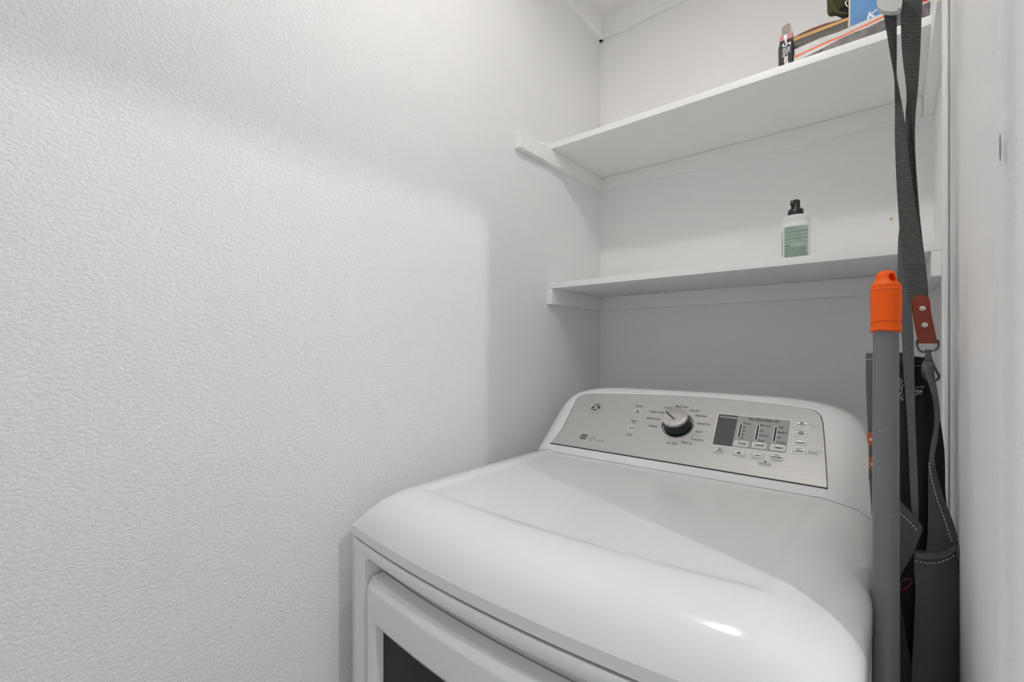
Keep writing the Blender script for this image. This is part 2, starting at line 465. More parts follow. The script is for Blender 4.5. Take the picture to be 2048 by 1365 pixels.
h1 = rrect(hx0, hx1, hz0, hz1, .022); h2 = rrect(hx0+.003, hx1-.003, hz0+.003, hz1-.003, .020); h3 = rrect(hx0+.006, hx1-.006, hz0+.006, hz1-.006, .018)
obj('front_panel', rings_mesh([(o1, .05), (o1, .0015), (o2, 0), (h1, 0), (h2, .0015), (h3, .008), (h3, .034)]), M['enamel'], dr, smooth=True)
bm = bmesh.new(); P = [(x, front(x)+.033) for x in [hx0-.002+(hx1-hx0+.004)*k/30 for k in range(31)]]
P2 = P + [(P[-1][0], P[-1][1]+.008), (P[0][0], P[0][1]+.008)]
prism(bm, [(x, y, hz0-.01) for x, y in P2], (0, 0, hz1-hz0+.015)); obj('door_recess', bm, M['enamel_side'], dr)
# --- door: frame with round-over top grip lip and dark window
door = None
dx0, dx1, dz0, dz1 = hx0+.0064, hx1-.0064, hz0+.008, CZ-.3665
def insetr(i, r): return rrect(dx0+i, dx1-i, dz0+i, dz1-i, r)
wx0, wx1, wz0, wz1 = XC-.2535, XC+.2535, hz0+.14, CZ-.4335
def win(i, r): return rrect(wx0+i, wx1-i, wz0+i, wz1-i, r)
rg = [(insetr(0, .012), .030), (insetr(0, .012), .0115), (insetr(.0006, .012), .0100), (insetr(.0085, .010), .0004), (insetr(.0105, .010), -.0010), (insetr(.0125, .008), -.0016), (insetr(.0145, .008), -.0018), (win(-.012, .008), -.0018),
      (win(-.010, .006), -.0016), (win(-.004, .004), .001), (win(0, .003), .008), (win(.002, .002), .012)]
door = obj('door', rings_mesh(rg), M['enamel'], dr, smooth=True)
bm = bmesh.new(); g = [(x, front(x)+.0115) for x in [wx0-.001+(wx1-wx0+.002)*k/30 for k in range(31)]]
prism(bm, [(x, y, wz0-.002) for x, y in g+[(g[-1][0], g[-1][1]+.004), (g[0][0], g[0][1]+.004)]], (0, 0, wz1-wz0+.004))
obj('door_window', bm, M['glass_dark'], door)

def obj_split(name, bm, m, parent, gap=.0045):
    """each printed word or mark a mesh of its own: face islands nearer than gap stay together"""
    bm.faces.ensure_lookup_table(); seen = {}; isl = []
    for f in bm.faces:
        if f in seen: continue
        st_ = [f]; seen[f] = len(isl); cur = []
        while st_:
            g_ = st_.pop(); cur.append(g_)
            for v in g_.verts:
                for h_ in v.link_faces:
                    if h_ not in seen: seen[h_] = len(isl); st_.append(h_)
        isl.append(cur)
    bb = []
    for cur in isl:
        P_ = [v.co for f in cur for v in f.verts]
        bb.append(([min(p[i] for p in P_) for i in range(3)], [max(p[i] for p in P_) for i in range(3)]))
    par = list(range(len(isl)))
    def fd(i):
        while par[i] != i: i = par[i]
        return i
    for i in range(len(isl)):
        for j in range(i):
            if all(bb[i][0][k]-gap*(1 if k == 0 else .15) < bb[j][1][k] and bb[j][0][k]-gap*(1 if k == 0 else .15) < bb[i][1][k] for k in range(3)): par[fd(i)] = fd(j)
    groups = {}
    for i in range(len(isl)): groups.setdefault(fd(i), []).extend(isl[i])
    for fs in groups.values():
        nb = bmesh.new(); mp = {}
        for f in fs:
            for v in f.verts:
                if v not in mp: mp[v] = nb.verts.new(v.co)
            try: nb.faces.new([mp[v] for v in f.verts])
            except ValueError: pass
        obj(name, nb, m, parent)
    bm.free()
# --- console housing (height field)
YS0, ZS0, SL = .9215, CZ-.229, .858
def slope(y): return ZS0+(y-YS0)*SL
CW = .3335
def crown(x):
    u = min(abs((x-XC)/CW), 1); p = 6
    return CZ-.310+.2095*max(1-u**p, 0)**(1/p) - .0018*u*u
def setback(x):
    u = abs((x-XC)/CW); return .055*(max(u-.80, 0)/.20)**2.4
def smin(a, b, k):
    h = max(k-abs(a-b), 0)/k; return min(a, b)-h*h*k*.25
xs2 = [XC+CW*math.sin(math.radians(-90+180*i/110)) for i in range(111)]
def ybase(x):
    y = .9145
    for _ in range(30): y += .5*(YS0+setback(x)+(cover_z(x, y)-.001-ZS0)/SL-y)
    return min(y, .9145)
ysn = [0, .004]+[.004+k/52*.996 for k in range(1, 53)]
YC1 = 1.118
bm = bmesh.new(); G = []
for x in xs2:
    col = []
    yb = ybase(x)
    for s in ysn:
        y = yb+(YC1-yb)*s
        col.append(bm.verts.new((x, y, smin(slope(y-setback(x))-.0008, crown(x), .016)-.012*sm(YC1-.022, YC1, y)**2)))
    G.append(col)
for i in range(len(G)-1):
    for j in range(len(G[0])-1): bm.faces.new((G[i][j], G[i+1][j], G[i+1][j+1], G[i][j+1]))
rim = [G[i][0] for i in range(len(G))] + G[-1][1:] + [G[i][-1] for i in range(len(G)-2, -1, -1)] + G[0][-2:0:-1]
low = [bm.verts.new((v.co.x, v.co.y+.001, min(v.co.z-.004, CZ-.262))) for v in rim]; n = len(rim)
for i in range(n): bm.faces.new((rim[i], rim[(i+1) % n], low[(i+1) % n], low[i]))
obj('console_housing', bm, M['enamel'], dr, smooth=True)
bm = bmesh.new(); tube(bm, [(x, ybase(x)-.0008, cover_z(x, ybase(x)-.0008)+.0002) for x in xs2[4:-3]], .0006, 6, 1)
obj('console_seam', bm, mat('seam_grey', (.30, .30, .30), .6), dr, smooth='all')

# --- control panel: positions measured on its sloping plane
PN = Vector((0, -SL, 1)).normalized(); PU = Vector((0, 1, SL)).normalized(); PO = Vector((XC, YS0, ZS0))
CAM = Vector((0, 0, CZ))
def onp(u, v, h=0):
    r = ray(u, v); t = ((PO+PN*h)-CAM).dot(PN)/r.dot(PN); return CAM+r*t
def pl(u, v, h=0):
    q = onp(u, v, h)-PO; return (q.x, q.dot(PU))
def lp(s, t, h=0): return PO+Vector((s, 0, 0))+PU*t+PN*h
out = [(1102, 886.5), (1378, 931), (1654, 976.3), (1652.5, 950), (1650.5, 915), (1647.5, 872), (1645, 846), (1641, 833), (1633, 825), (1622, 820.5), (1600, 817), (1560, 811.5), (1500, 804.5), (1440, 799), (1390, 795.3), (1340, 792.6), (1290, 790.8), (1240, 789.6), (1200, 789), (1178, 789), (1168, 790), (1160, 793.5), (1154, 800), (1147, 814), (1138, 833), (1127, 855), (1115, 872)]
O = [Vector((*pl(*p), 0)) for p in out]
ctr = sum(O, Vector())/len(O)
def grow(k): return [Vector((ctr.x+(p.x-ctr.x)*(1+k/.27), ctr.y+(p.y-ctr.y)*(1+k/.08), 0)) for p in O]
bm = bmesh.new(); prism(bm, [lp(p.x, p.y, -.0045) for p in grow(.0014)], PN*.0049); rimo = obj('panel_rim', bm, M['black'], dr)
bm = bmesh.new(); prism(bm, [lp(p.x, p.y, -.004) for p in O], PN*.0048); cp = obj('control_panel', bm, M['panel'], dr)
H0 = .0008
# lettering
_tc = {}
def text_geo(s, bold=False):
    key = (s, bold)
    if key in _tc: return _tc[key]
    cu = D.curves.new('t', 'FONT'); cu.body = s; cu.align_x = 'CENTER'; cu.align_y = 'CENTER'; cu.size = 1; cu.resolution_u = 3
    cu.offset = .014 if bold else .004
    o = D.objects.new('t', cu); COL.objects.link(o); bpy.context.view_layer.update()
    me = D.meshes.new_from_object(o.evaluated_get(bpy.context.evaluated_depsgraph_get()))
    V = [v.co.copy() for v in me.vertices]; F = [tuple(p.vertices) for p in me.polygons]
    D.objects.remove(o); D.curves.remove(cu); D.meshes.remove(me)
    _tc[key] = (V, F); return _tc[key]
def add_text(bm, s, fn, w=None, h=None, bold=False, thick=0):
    """fn(a,b) maps text-plane metres to place; width w in metres"""
    V, F = text_geo(s, bold)
    if not V: return
    xs_ = [v.x for v in V]; k = (w/(max(xs_)-min(xs_))) if w else h
    ky = h if h else k
    if w and not h: ky = k
    cx = (max(xs_)+min(xs_))/2
    vs = [bm.verts.new(fn((v.x-cx)*k, v.y*ky)) for v in V]
    for f in F:
        try: bm.faces.new([vs[i] for i in f])
        except ValueError: pass
def ptext(bm, s, u0, u1, v, hpx=None, bold=False, hh=None, lift=.0002):
    """text centred between pixel columns u0,u1 whose centre is at row v, lying on the panel"""
    uc = (u0+u1)/2
    a = pl(u0, v); b = pl(u1, v); c = pl(uc, v)
    w = abs(b[0]-a[0])
    h = None
    if hh: h = hh
    add_text(bm, s, lambda x, y: lp(c[0]+x, c[1]+y, H0+lift), w=w, h=h, bold=bold)
T = bmesh.new()
TXT = [('Power', 1271, 1288, 813.5), ('Start', 1263, 1276, 843.5), ('Pause', 1253, 1265, 870.5),
       ('Cottons', 1328, 1350, 817), ('Mixed Load', 1351, 1377, 814.5), ('Casuals', 1380, 1399, 822.5), ('Delicates', 1391, 1414, 833), ('Speed Dry', 1395, 1421, 849),
       ('Jeans', 1391, 1405, 864.5), ('Timed Dry', 1381, 1408, 880.5), ('Warm Up', 1362, 1385, 887), ('Air Fluff', 1333, 1354, 888),
       ('Sanitize', 1298, 1316, 853.5), ('Bulky Items', 1294, 1321, 838.5), ('Towels / Sheets', 1298, 1334, 825.5)]
for s, a, b, v in TXT: ptext(T, s, a, b, v, bold=True, hh=.0078)
# energy mark, leaf mark, small words
def pquad(bm, pts, h): vs = [bm.verts.new(lp(*p, H0+h)) for p in pts]; bm.faces.new(vs)
def pbar(bm, u0, v0, u1, v1, w, h=.0002):
    a = Vector(pl(u0, v0)); b = Vector(pl(u1, v1)); d = (b-a).normalized(); n_ = Vector((-d.y, d.x))*w/2
    pquad(bm, [tuple(a-n_), tuple(b-n_), tuple(b+n_), tuple(a+n_)], h)
pbar(T, 1266.5, 848.2, 1271.5, 848.8, .0013)
# power sign
def arc(bm, cu, cv, r, w, a0, a1, h=.0003, n=24, fy=1):
    c = pl(cu, cv)
    for k in range(n):
        A = math.radians(a0+(a1-a0)*k/n); B = math.radians(a0+(a1-a0)*(k+1)/n)
        pquad(bm, [(c[0]+(r-w/2)*math.cos(A), c[1]+(r-w/2)*math.sin(A)*fy), (c[0]+(r+w/2)*math.cos(A), c[1]+(r+w/2)*math.sin(A)*fy),
                   (c[0]+(r+w/2)*math.cos(B), c[1]+(r+w/2)*math.sin(B)*fy), (c[0]+(r-w/2)*math.cos(B), c[1]+(r-w/2)*math.sin(B)*fy)], h)
obj_split('panel_lettering', T, M['black'], cp)
T = bmesh.new()
q = [pl(1164, 869), pl(1177, 870.5), pl(1171.5, 880.2), pl(1158.5, 878)]
def lerp2(a, b, t): return (a[0]+(b[0]-a[0])*t, a[1]+(b[1]-a[1])*t)
for t0, t1 in ((0, .12), (.17, .5), (.62, 1)):
    pquad(T, [lerp2(q[0], q[3], t0), lerp2(q[1], q[2], t0), lerp2(q[1], q[2], t1), lerp2(q[0], q[3], t1)], .0002)
arc(T, 1185.5, 878.5, .0042, .0014, -20, 200, .0002); arc(T, 1181.5, 879.5, .0040, .0013, 150, 330, .0002)
ptext(T, 'energy star'.upper() if False else 'SensorDry', 1191, 1210, 883, hh=.006)
obj_split('panel_marks', T, M['grey_print'], cp)
T = bmesh.new()
for s, a, b, v, h in [('Extra Dry Time', 1384, 1409, 872.5, .005), ('Hold 3 Secs', 1621, 1642, 853, .005), ('to Store', 1622, 1635, 857, .005)]:
    ptext(T, s, a, b, v, hh=h)
obj_split('panel_fine_print', T, M['pale_print'], cp)

# round GE badge
lb = pl(1193.2, 817.8)
def disc(bm, c, r0, h0, h1, seg=48, mi=0, prof=None):
    pr = prof or [(r0, h0), (r0, h1), (0, h1)]
    return lathe(bm, pr, lp(c[0], c[1], 0), PN, seg, cap=False, mi=mi)
bm = bmesh.new(); disc(bm, lb, 0, 0, 0, prof=[(.0155, 0), (.0155, .0030), (.0148, .0042), (.0130, .0046), (.0122, .0040), (.0120, .0030), (0, .0030)])
badge = obj('badge', bm, M['chrome'], cp, smooth=True)
bm = bmesh.new(); disc(bm, lb, 0, 0, 0, prof=[(.0119, .0029), (.0119, .0034), (0, .0034)]); obj('badge_field', bm, M['black'], cp)
bm = bmesh.new()
def pt2(x, y, h): return lp(lb[0]+x, lb[1]+y, h)
R = .0108
hb = .0037
tube(bm, [pt2(R*math.cos(a), R*math.sin(a), hb) for a in [2*math.pi*k/40 for k in range(41)]], .00045, 6, 1)
for k in range(4):      # swashes on the ring
    a = math.radians(45+90*k)
    tube(bm, [pt2(R*math.cos(a), R*math.sin(a), hb), pt2(.0095*math.cos(a+.15), .0095*math.sin(a+.15), hb), pt2(.0090*math.cos(a+.35), .0090*math.sin(a+.35), hb)], .0004, 6, 4)
def scr(P, r=.0007): tube(bm, [pt2(x*.001, y*.001, hb) for x, y in P], r, 6, 5)
# script G (left) and E (right), linked in the middle
scr([(-1.2, 4.2), (-2.2, 6.3), (-4.6, 6.2), (-5.2, 4.0), (-3.8, 1.6), (-1.0, .4), (-.6, -2.6), (-2.4, -5.8), (-5.0, -5.6), (-5.4, -3.4), (-3.4, -1.4), (-.6, -.6), (1.0, .2)])
scr([(-3.4, 3.6), (-2.0, 2.8), (-.8, 3.6), (-.2, 6.0)])
scr([(4.8, 3.4), (5.4, 5.4), (3.8, 6.4), (2.0, 5.2), (1.4, 2.6), (2.4, .8), (4.0, .4), (2.2, .0), (1.2, -1.6), (1.6, -4.6), (3.4, -6.2), (5.4, -5.2), (5.6, -3.4), (4.4, -2.8), (3.6, -3.8)])
obj('badge_monogram', bm, M['white_print'], cp, smooth='all')

# round buttons
def roundbtn(u, v, name='button'):
    c = pl(u, v); bm = bmesh.new()
    disc(bm, c, 0, 0, 0, prof=[(.0122, H0-.0002), (.0120, H0+.0010), (.0106, H0+.0013), (.0098, H0+.0008), (.0070, H0+.0004), (0, H0+.0003)])
    return obj(name, bm, M['button'], cp, smooth='all')
roundbtn(1276, 825.5); roundbtn(1265, 858)
T = bmesh.new(); arc(T, 1275.3, 825.3, .0034, .0011, 110, 430, .0012); pbar(T, 1276.2, 820.5, 1275.6, 825, .0010, .0012)
c = pl(1261.5, 857.5); 
pquad(T, [(c[0]-.0022, c[1]-.0026), (c[0]+.0024, c[1]), (c[0]+.0024, c[1]), (c[0]-.0022, c[1]+.0026)][:2]+[(c[0]-.0022, c[1]+.0026)], .0012)
for dx in (.0055, .0083): pquad(T, [(c[0]+dx-.0006, c[1]-.0026), (c[0]+dx+.0006, c[1]-.0026), (c[0]+dx+.0006, c[1]+.0026), (c[0]+dx-.0006, c[1]+.0026)], .0012)
obj_split('button_symbol', T, M['black'], cp)

# --- cycle knob
kc = pl(1355.5, 851.5)
bm = bmesh.new(); disc(bm, kc, 0, 0, 0, prof=[(.0352, H0), (.0352, H0+.0008), (.0335, H0+.0009), (.0335, H0+.0002), (0, H0+.0002)], seg=64); knob_ring_w = obj('knob_base', bm, M['chrome'], dr, smooth=True)
bm = bmesh.new(); lathe(bm, [(.0335, H0+.0004), (.0335, H0+.0020), (.0318, H0+.0022), (.0318, H0+.0006)], lp(*kc), PN, 64, cap=False); obj('knob_ring', bm, M['black'], knob_ring_w, smooth=True)
bm = bmesh.new(); lathe(bm, [(.0300, H0), (.0298, .003), (.0285, .010), (.0268, .018), (.0258, .0225), (0, .0225)], lp(*kc), PN, 64, cap=False)
knob = obj('knob', bm, M['knob_side'], dr, smooth=True)
bm = bmesh.new(); lathe(bm, [(.0257, .0222), (.0262, .0232), (.0260, .0272), (.0252, .0286), (.0240, .0289), (0, .0289)], lp(*kc), PN, 64, cap=False)
obj('knob_cap', bm, mat('knob_face', (.50, .49, .475), .33, .8, noise_col=(90, (.62, .61, .59), .35, .65)), knob, smooth=True)
bm = bmesh.new()
def onk(u, v, h): q_ = onp(u, v, h)-PO; return Vector((q_.x, q_.dot(PU)))
a = onk(1332.5, 824, .0292); b = onk(1349, 839, .0292); d = (b-a).normalized(); n_ = Vector((-d.y, d.x))*.0014
prism(bm, [lp(p_.x, p_.y, .0286) for p_ in (a-n_, b-n_, b+n_, a+n_)], PN*.0008); obj('knob_pointer', bm, M['black'], knob)

# --- display block
def pquadpx(bm, P, h): pquad(bm, [pl(*p_) for p_ in P], h)
bm = bmesh.new(); prism(bm, [lp(*pl(*p_), H0-.0002) for p_ in [(1436.5, 827.8), (1583.5, 841), (1573.5, 910), (1424, 891)]], PN*.0004); obj('display_border', bm, M['white_print'], cp)
bm = bmesh.new(); prism(bm, [lp(*pl(*p_), H0-.0002) for p_ in [(1438, 829.2), (1582, 842.2), (1572.3, 908.4), (1425.5, 889.8)]], PN*.0006); obj('display_inlay', bm, M['inlay'], cp)
bm = bmesh.new(); prism(bm, [lp(*pl(*p_), H0-.0002) for p_ in [(1438.5, 829.3), (1477, 833), (1464.2, 894.5), (1425.5, 889.8)]], PN*.0008); obj('display_window', bm, M['display'], cp)
T = bmesh.new(); ptext(T, 'Est. Time Remaining', 1441, 1475, 836.2, bold=True, hh=.0058, lift=.0007); 
for (a_, b_) in [((1483.3, 848), (1477.6, 877)), ((1517.6, 851), (1512, 882)), ((1553, 855), (1547.8, 886))]:
    pbar(T, *a_, *b_, .0056, .00045)
obj_split('display_white_marks', T, M['white_print'], cp)
T = bmesh.new()
for (a_, b_) in [((1483.2, 848.8), (1477.7, 876.2)), ((1517.5, 851.8), (1512.1, 881.2)), ((1552.9, 855.8), (1547.9, 885.2))]:
    pbar(T, *a_, *b_, .0034, .0006)
pbar(T, 1499, 841, 1558, 846.3, .0013, .0005)
for s, a, b, v in [('Damp', 1497.5, 1508, 838.4), ('Drying', 1513, 1526, 840), ('Cooling', 1529, 1545, 841.6), ('Done', 1549.5, 1560, 843.2),
                   ('60 min.', 1487, 1503, 849), ('50', 1485, 1492, 856), ('40', 1483.5, 1490.5, 863.5), ('30', 1482, 1489, 870.8), ('20', 1480.5, 1487, 877.8),
                   ('More Dry', 1521, 1542.5, 853), ('Dry', 1519, 1527.5, 863), ('Less Dry', 1518, 1537.5, 873), ('Damp', 1515.5, 1530, 883),
                   ('High', 1557, 1568, 856.5), ('Medium', 1555.5, 1575, 867), ('Low', 1553.5, 1563, 876.5), ('No Heat', 1551.5, 1572, 887)]:
    ptext(T, s, a, b, v, bold=True, hh=.0072, lift=.0006)
obj_split('display_lettering', T, M['black'], cp)
# --- push buttons
def rr2(cx, cy, w, h, r, sk=0, n=5):
    P = []
    for sx, sy, a0 in ((1, 1, 0), (-1, 1, 90), (-1, -1, 180), (1, -1, 270)):
        for k in range(n+1):
            a = math.radians(a0+90*k/n); P.append((cx+sx*(w/2-r)+r*math.cos(a), cy+sy*(h/2-r)+r*math.sin(a)))
    return P
def pushbtn(u0, u1, v, hh, outline=False, base=0, led=False):
    c = pl((u0+u1)/2, v); a = pl(u0, v); b = pl(u1, v); w = b[0]-a[0]; h = hh
    z = H0+base
    if outline:
        bm = bmesh.new(); prism(bm, [lp(x, y, z) for x, y in rr2(*c, w+.0022, h+.0022, .0034)], PN*.0004); obj('button_outline', bm, M['white_print'], cp)
    bm = bmesh.new(); lv = [(0, 0, .0034), (0, .0012, .0034), (.0010, .0017, .0028), (.0022, .0018, .0022), (.0035, .0012, .0016)]
    V = [[bm.verts.new(lp(x, y, z+hq)) for x, y in rr2(*c, w-2*i_, h-2*i_, r_)] for i_, hq, r_ in lv]
    n = len(V[0])
    for A, B in zip(V, V[1:]):
        for k in range(n): bm.faces.new((A[k], A[(k+1) % n], B[(k+1) % n], B[k]))
    bm.faces.new(V[-1]); 
    o = obj('button', bm, M['button'], cp, smooth=True)
    return c, w, h, z+.0014
BT = bmesh.new()
def blab(info, s, dy=0, frac=.62, hh=.0088, bold=True):
    c, w, h, z = info
    add_text(BT, s, lambda x, y: lp(c[0]+x, c[1]+dy+y, z+.0002), w=w*frac, h=hh, bold=bold)
def led(info, f=.3):
    c, w, h, z = info; vs = [BT.verts.new(lp(c[0]+sx*w*f/2, c[1]+h*.34+sy*.0005, z+.0007)) for sx, sy in ((-1, -1), (1, -1), (1, 1), (-1, 1))]; BT.faces.new(vs)
blab(pushbtn(1469, 1497, 888.6, .0125, True, .0004), 'Time'); blab(pushbtn(1505, 1532, 892.4, .0125, True, .0004), 'Level'); blab(pushbtn(1542, 1570, 897.2, .0125, True, .0004), 'Temp')
i_ = pushbtn(1428, 1453.5, 902, .0115); blab(i_, 'eDry', -.0005, .45, .0078); led(i_)
blab(pushbtn(1465, 1491.5, 908, .0115), '+', 0, .32, .013); blab(pushbtn(1502, 1529, 912.4, .0115), '-', .0005, .28, .013)
i_ = pushbtn(1538, 1567, 917, .0125); blab(i_, 'Extended', .0012, .86, .0058); blab(i_, 'Tumble', -.0034, .6, .0058, False); led(i_, .35)
i_ = pushbtn(1590, 1619, 850.5, .0125, True); blab(i_, 'My', .0018, .22, .0062); blab(i_, 'Cycle', -.0032, .5, .0062); led(i_)
i_ = pushbtn(1588.5, 1617, 869, .0125, True); blab(i_, 'Delay', .0018, .45, .0062); blab(i_, 'Dry', -.0032, .3, .0062); led(i_)
i_ = pushbtn(1586.5, 1615, 887, .0110, True); blab(i_, 'Volume', 0, .62, .0068)
i_ = pushbtn(1584, 1613.5, 903.5, .0125, True); blab(i_, 'Damp', .0010, .5, .0066); blab(i_, 'Alert', -.0036, .4, .0054, False); led(i_)
obj_split('button_lettering', BT, M['black'], cp)
T = bmesh.new()
ptext(T, 'Drum Light', 1617, 1636.5, 905.2, hh=.0055); ptext(T, 'Hold 3 Secs', 1617, 1637, 909.3, hh=.0055)
arc(T, 1641, 905, .0024, .0005, -60, 240, .0002)
ptext(T, 'Control Lock', 1517, 1543, 928.2, bold=True, hh=.0060); ptext(T, 'Hold 3 Seconds', 1517, 1542, 931.8, hh=.0055)
pbar(T, 1476, 914.8, 1528, 922.8, .0004); pbar(T, 1536, 925, 1550, 926.5, .0004); pbar(T, 1550, 926.5, 1551, 922.5, .0004)
arc(T, 1531, 923.5, .0018, .0007, 0, 180, .0002); pbar(T, 1528.3, 924.8, 1533.7, 925.4, .0024)
obj_split('panel_small_lettering', T, M['black'], cp)

# ================================================================== EXTENSION POLE
ptop = Vector((-.0075, .705, CZ+.0915)); pbot = Vector((-.0055, .543, 0))
ax = (ptop-pbot).normalized()
pt_ = thing('extension_pole', 'grey metal pole with orange plastic end cap, leaning upright between dryer and right wall', 'pole', tuple(pbot))
L = (ptop-pbot).length
bm = bmesh.new(); lathe(bm, [(.0119, 0), (.0121, .002), (.0121, L-.060)], pbot, ax, 48); shaft = obj('shaft', bm, M['pole'], pt_, smooth=True)
capz = L-.0745
prof = [(.0126, 0), (.0150, .0008), (.0146, .004), (.0143, .010), (.01445, .012), (.0143, .014), (.0148, .030), (.0149, .045), (.0146, .0522), (.0142, .0528), (.0146, .0535), (.0145, .0545), (.0142, .056), (.0136, .0575),
        (.0115, .0600), (.0102, .0635), (.0098, .0665), (.0090, .0700), (.0070, .0728), (.0040, .0742), (0, .0745)]
bm = bmesh.new(); lathe(bm, prof, pbot+ax*capz, ax, 64, cap=True)
for v in bm.verts:   # ragged lower rim
    h = (v.co-(pbot+ax*capz)).dot(ax)
    if h < .0015:
        a = math.atan2(v.co.y-.6, v.co.x+.007); v.co += ax*(.0012*math.sin(a*9)+.0008*math.sin(a*23+1))
cap = obj('end_cap', bm, M['orange'], pt_, smooth=True)
# hanging hole bored through the dome
cb = bmesh.new(); hc = pbot+ax*(capz+.0655); hd = Vector((.93, -.36, .06)).normalized()
hc2 = hc+Vector((.0008, 0, 0))
lathe(cb, [(.0040, 0), (.0044, .03)], pbot+ax*(capz+.0640)+Vector((.0010, 0, 0)), (Vector((.56, -.82, .06))).normalized(), 32)
for v in cb.verts: v.co.z = (v.co.z-(pbot+ax*(capz+.0640)).z)*1.35+(pbot+ax*(capz+.0640)).z
cutter = obj('cutter', cb, M['orange_in'])
md = cap.modifiers.new('hole', 'BOOLEAN'); md.object = cutter; md.solver = 'EXACT'
bpy.context.view_layer.update()
me2 = D.meshes.new_from_object(cap.evaluated_get(bpy.context.evaluated_depsgraph_get()))
cap.modifiers.clear(); cap.data = me2; me2.name = 'end_cap'; D.objects.remove(cutter)
# raised grip ribs on the cap's right flank
bm = bmesh.new(); qx = ax.to_track_quat('Z', 'Y')
def capp(ang, h, r=.0149): 
    side = Vector((math.cos(ang), math.sin(ang), 0)); side = (side-ax*side.dot(ax)).normalized()
    return pbot+ax*(capz+h)+side*r
for k in range(7):
    h = .022+k*.0042; tube(bm, [capp(math.radians(-62), h-.0012), capp(math.radians(-48), h+.0002), capp(math.radians(-34), h+.001)], .0005, 6, 4)
obj('grip_rib', bm, M['orange'], cap, smooth='all')
for h, am in ((.0115, .0015), (.0505, -.0016)):
    bm = bmesh.new(); tube(bm, [capp(math.radians(-180+k*7.5), h+am*math.cos(math.radians(-180+k*7.5+60)), .0145 if h < .02 else .01475) for k in range(49)], .00035, 6, 1)
    obj('moulding_line', bm, M['orange_in'], cap)

# ================================================================== HOOK
hk = thing('wall_hook', 'white plastic hook on the right wall holding the bag straps, cut off by the frame', 'hook', (XN, .79, CZ+.50))
bm = bmesh.new(); box(bm, XN-.006, XN, .762, .822, CZ+.452, CZ+.56, bev=.0025); obj('base_plate', bm, M['hookplastic'], hk, smooth=True)
bm = bmesh.new(); tube(bm, [(XN-.005, .79, CZ+.500), (XN-.03, .79, CZ+.497), (XN-.058, .79, CZ+.497), (XN-.066, .785, CZ+.500)], .0065, 14, 6); obj('arm', bm, M['hookplastic'], hk, smooth=True)
bm = bmesh.new()
Lp = [(1752.5, -20), (1753, 0), (1755, 10), (1760, 18), (1768, 21.5), (1780, 23), (1791, 22), (1799, 18.5), (1803.5, 11), (1805, 0), (1805, -20)]
Lq = [at_y(p_.x, p_.y, .752) for p_ in catmull([Vector((a_, b_, 0)) for a_, b_ in Lp], 5)]+[at_y(1800, -50, .752), at_y(1758, -50, .752)]
prism(bm, Lq, (0, .009, 0)); bmesh.ops.bevel(bm, geom=[e for e in bm.edges if abs(e.verts[0].co.y-e.verts[1].co.y) < 1e-5], offset=.0015, segments=3, affect='EDGES', clamp_overlap=True)
box(bm, -.008, .004, .758, .79, CZ+.482, CZ+.496, bev=.002)
obj('front_lip', bm, M['hookplastic'], hk, smooth=True)

# ================================================================== BAG (hanging canvas bag with straps)
bag = thing('canvas_bag', 'dark grey canvas bag with red leather strap tab, hanging by webbing straps beside the dryer', 'bag', (.01, .80, CZ-.1))
def row(v, uL, uR, yL, yR=None, b=0): yR = yL if yR is None else yR; return (at_y(uL, v, yL), at_y(uR, v, yR), b)
# straps: (v, left, right, yL, yR)
A = [row(-45, 1766, 1800, .775, .780), row(-20, 1766, 1798, .768, .773), row(20, 1767, 1794.5, .765, .77), row(60, 1773, 1794, .765, .772), row(110, 1781, 1794, .765, .785), row(150, 1788, 1794, .768, .790),
     row(180, 1789.5, 1799, .772, .785), row(235, 1790, 1809, .78, .775), row(280, 1790, 1815, .783, .772), row(360, 1793, 1824, .785, .770), row(440, 1798, 1836, .785, .768),
     row(500, 1803, 1848, .785, .768), row(560, 1810, 1855, .785, .768), row(600, 1817, 1858, .785, .768), row(625, 1822, 1861, .785, .768)]
obj('strap', sheet(A, .0016, 6, 6), M['webbing'], bag, smooth=True)
B = [row(-45, 1799, 1841, .78), row(0, 1800, 1843, .772, .778), row(30, 1801.5, 1843.5, .77, .778), row(80, 1803, 1842, .771, .778), row(120, 1806, 1840, .772, .778), row(160, 1811, 1836, .775, .78), row(195, 1813.5, 1833, .78, .784), row(235, 1811, 1826.5, .795, .786),
     row(300, 1812, 1829, .795, .790), row(360, 1816, 1832, .795, .790), row(430, 1808, 1835, .797, .792), row(455, 1799, 1834, .797, .792), row(480, 1796.5, 1826, .796, .788), row(520, 1795.5, 1815, .795, .785), row(560, 1794.5, 1818, .795, .785),
     row(620, 1799, 1824, .793, .783), row(680, 1804, 1828, .790, .780), row(740, 1807, 1829, .786, .776), row(800, 1812, 1830, .782, .772), row(870, 1816, 1832, .778, .770), row(940, 1819, 1835, .776, .768), row(1000, 1822, 1837, .775, .768), row(1045, 1826, 1838, .775, .768)]
obj('strap', sheet(B[:12], .0018, 6, 6), M['webbing'], bag, smooth=True); obj('strap', sheet(B[11:], .0018, 6, 6), M['webbing_lit'], bag, smooth=True)
# second run at the hook's right (dark edge)
Cc = [row(-45, 1838, 1846, .79, .80), row(10, 1838, 1845, .785, .795), row(60, 1838, 1842, .785, .795), row(120, 1832, 1840, .785, .79), row(180, 1828, 1836, .787, .792), row(240, 1820, 1831, .788, .795), row(300, 1822, 1831, .79, .795), row(380, 1826, 1836, .79, .795), row(440, 1832, 1841, .79, .795), row(500, 1840, 1848, .79, .797)]
obj('strap', sheet(Cc, .0016, 6, 3), M['webbing'], bag, smooth=True)
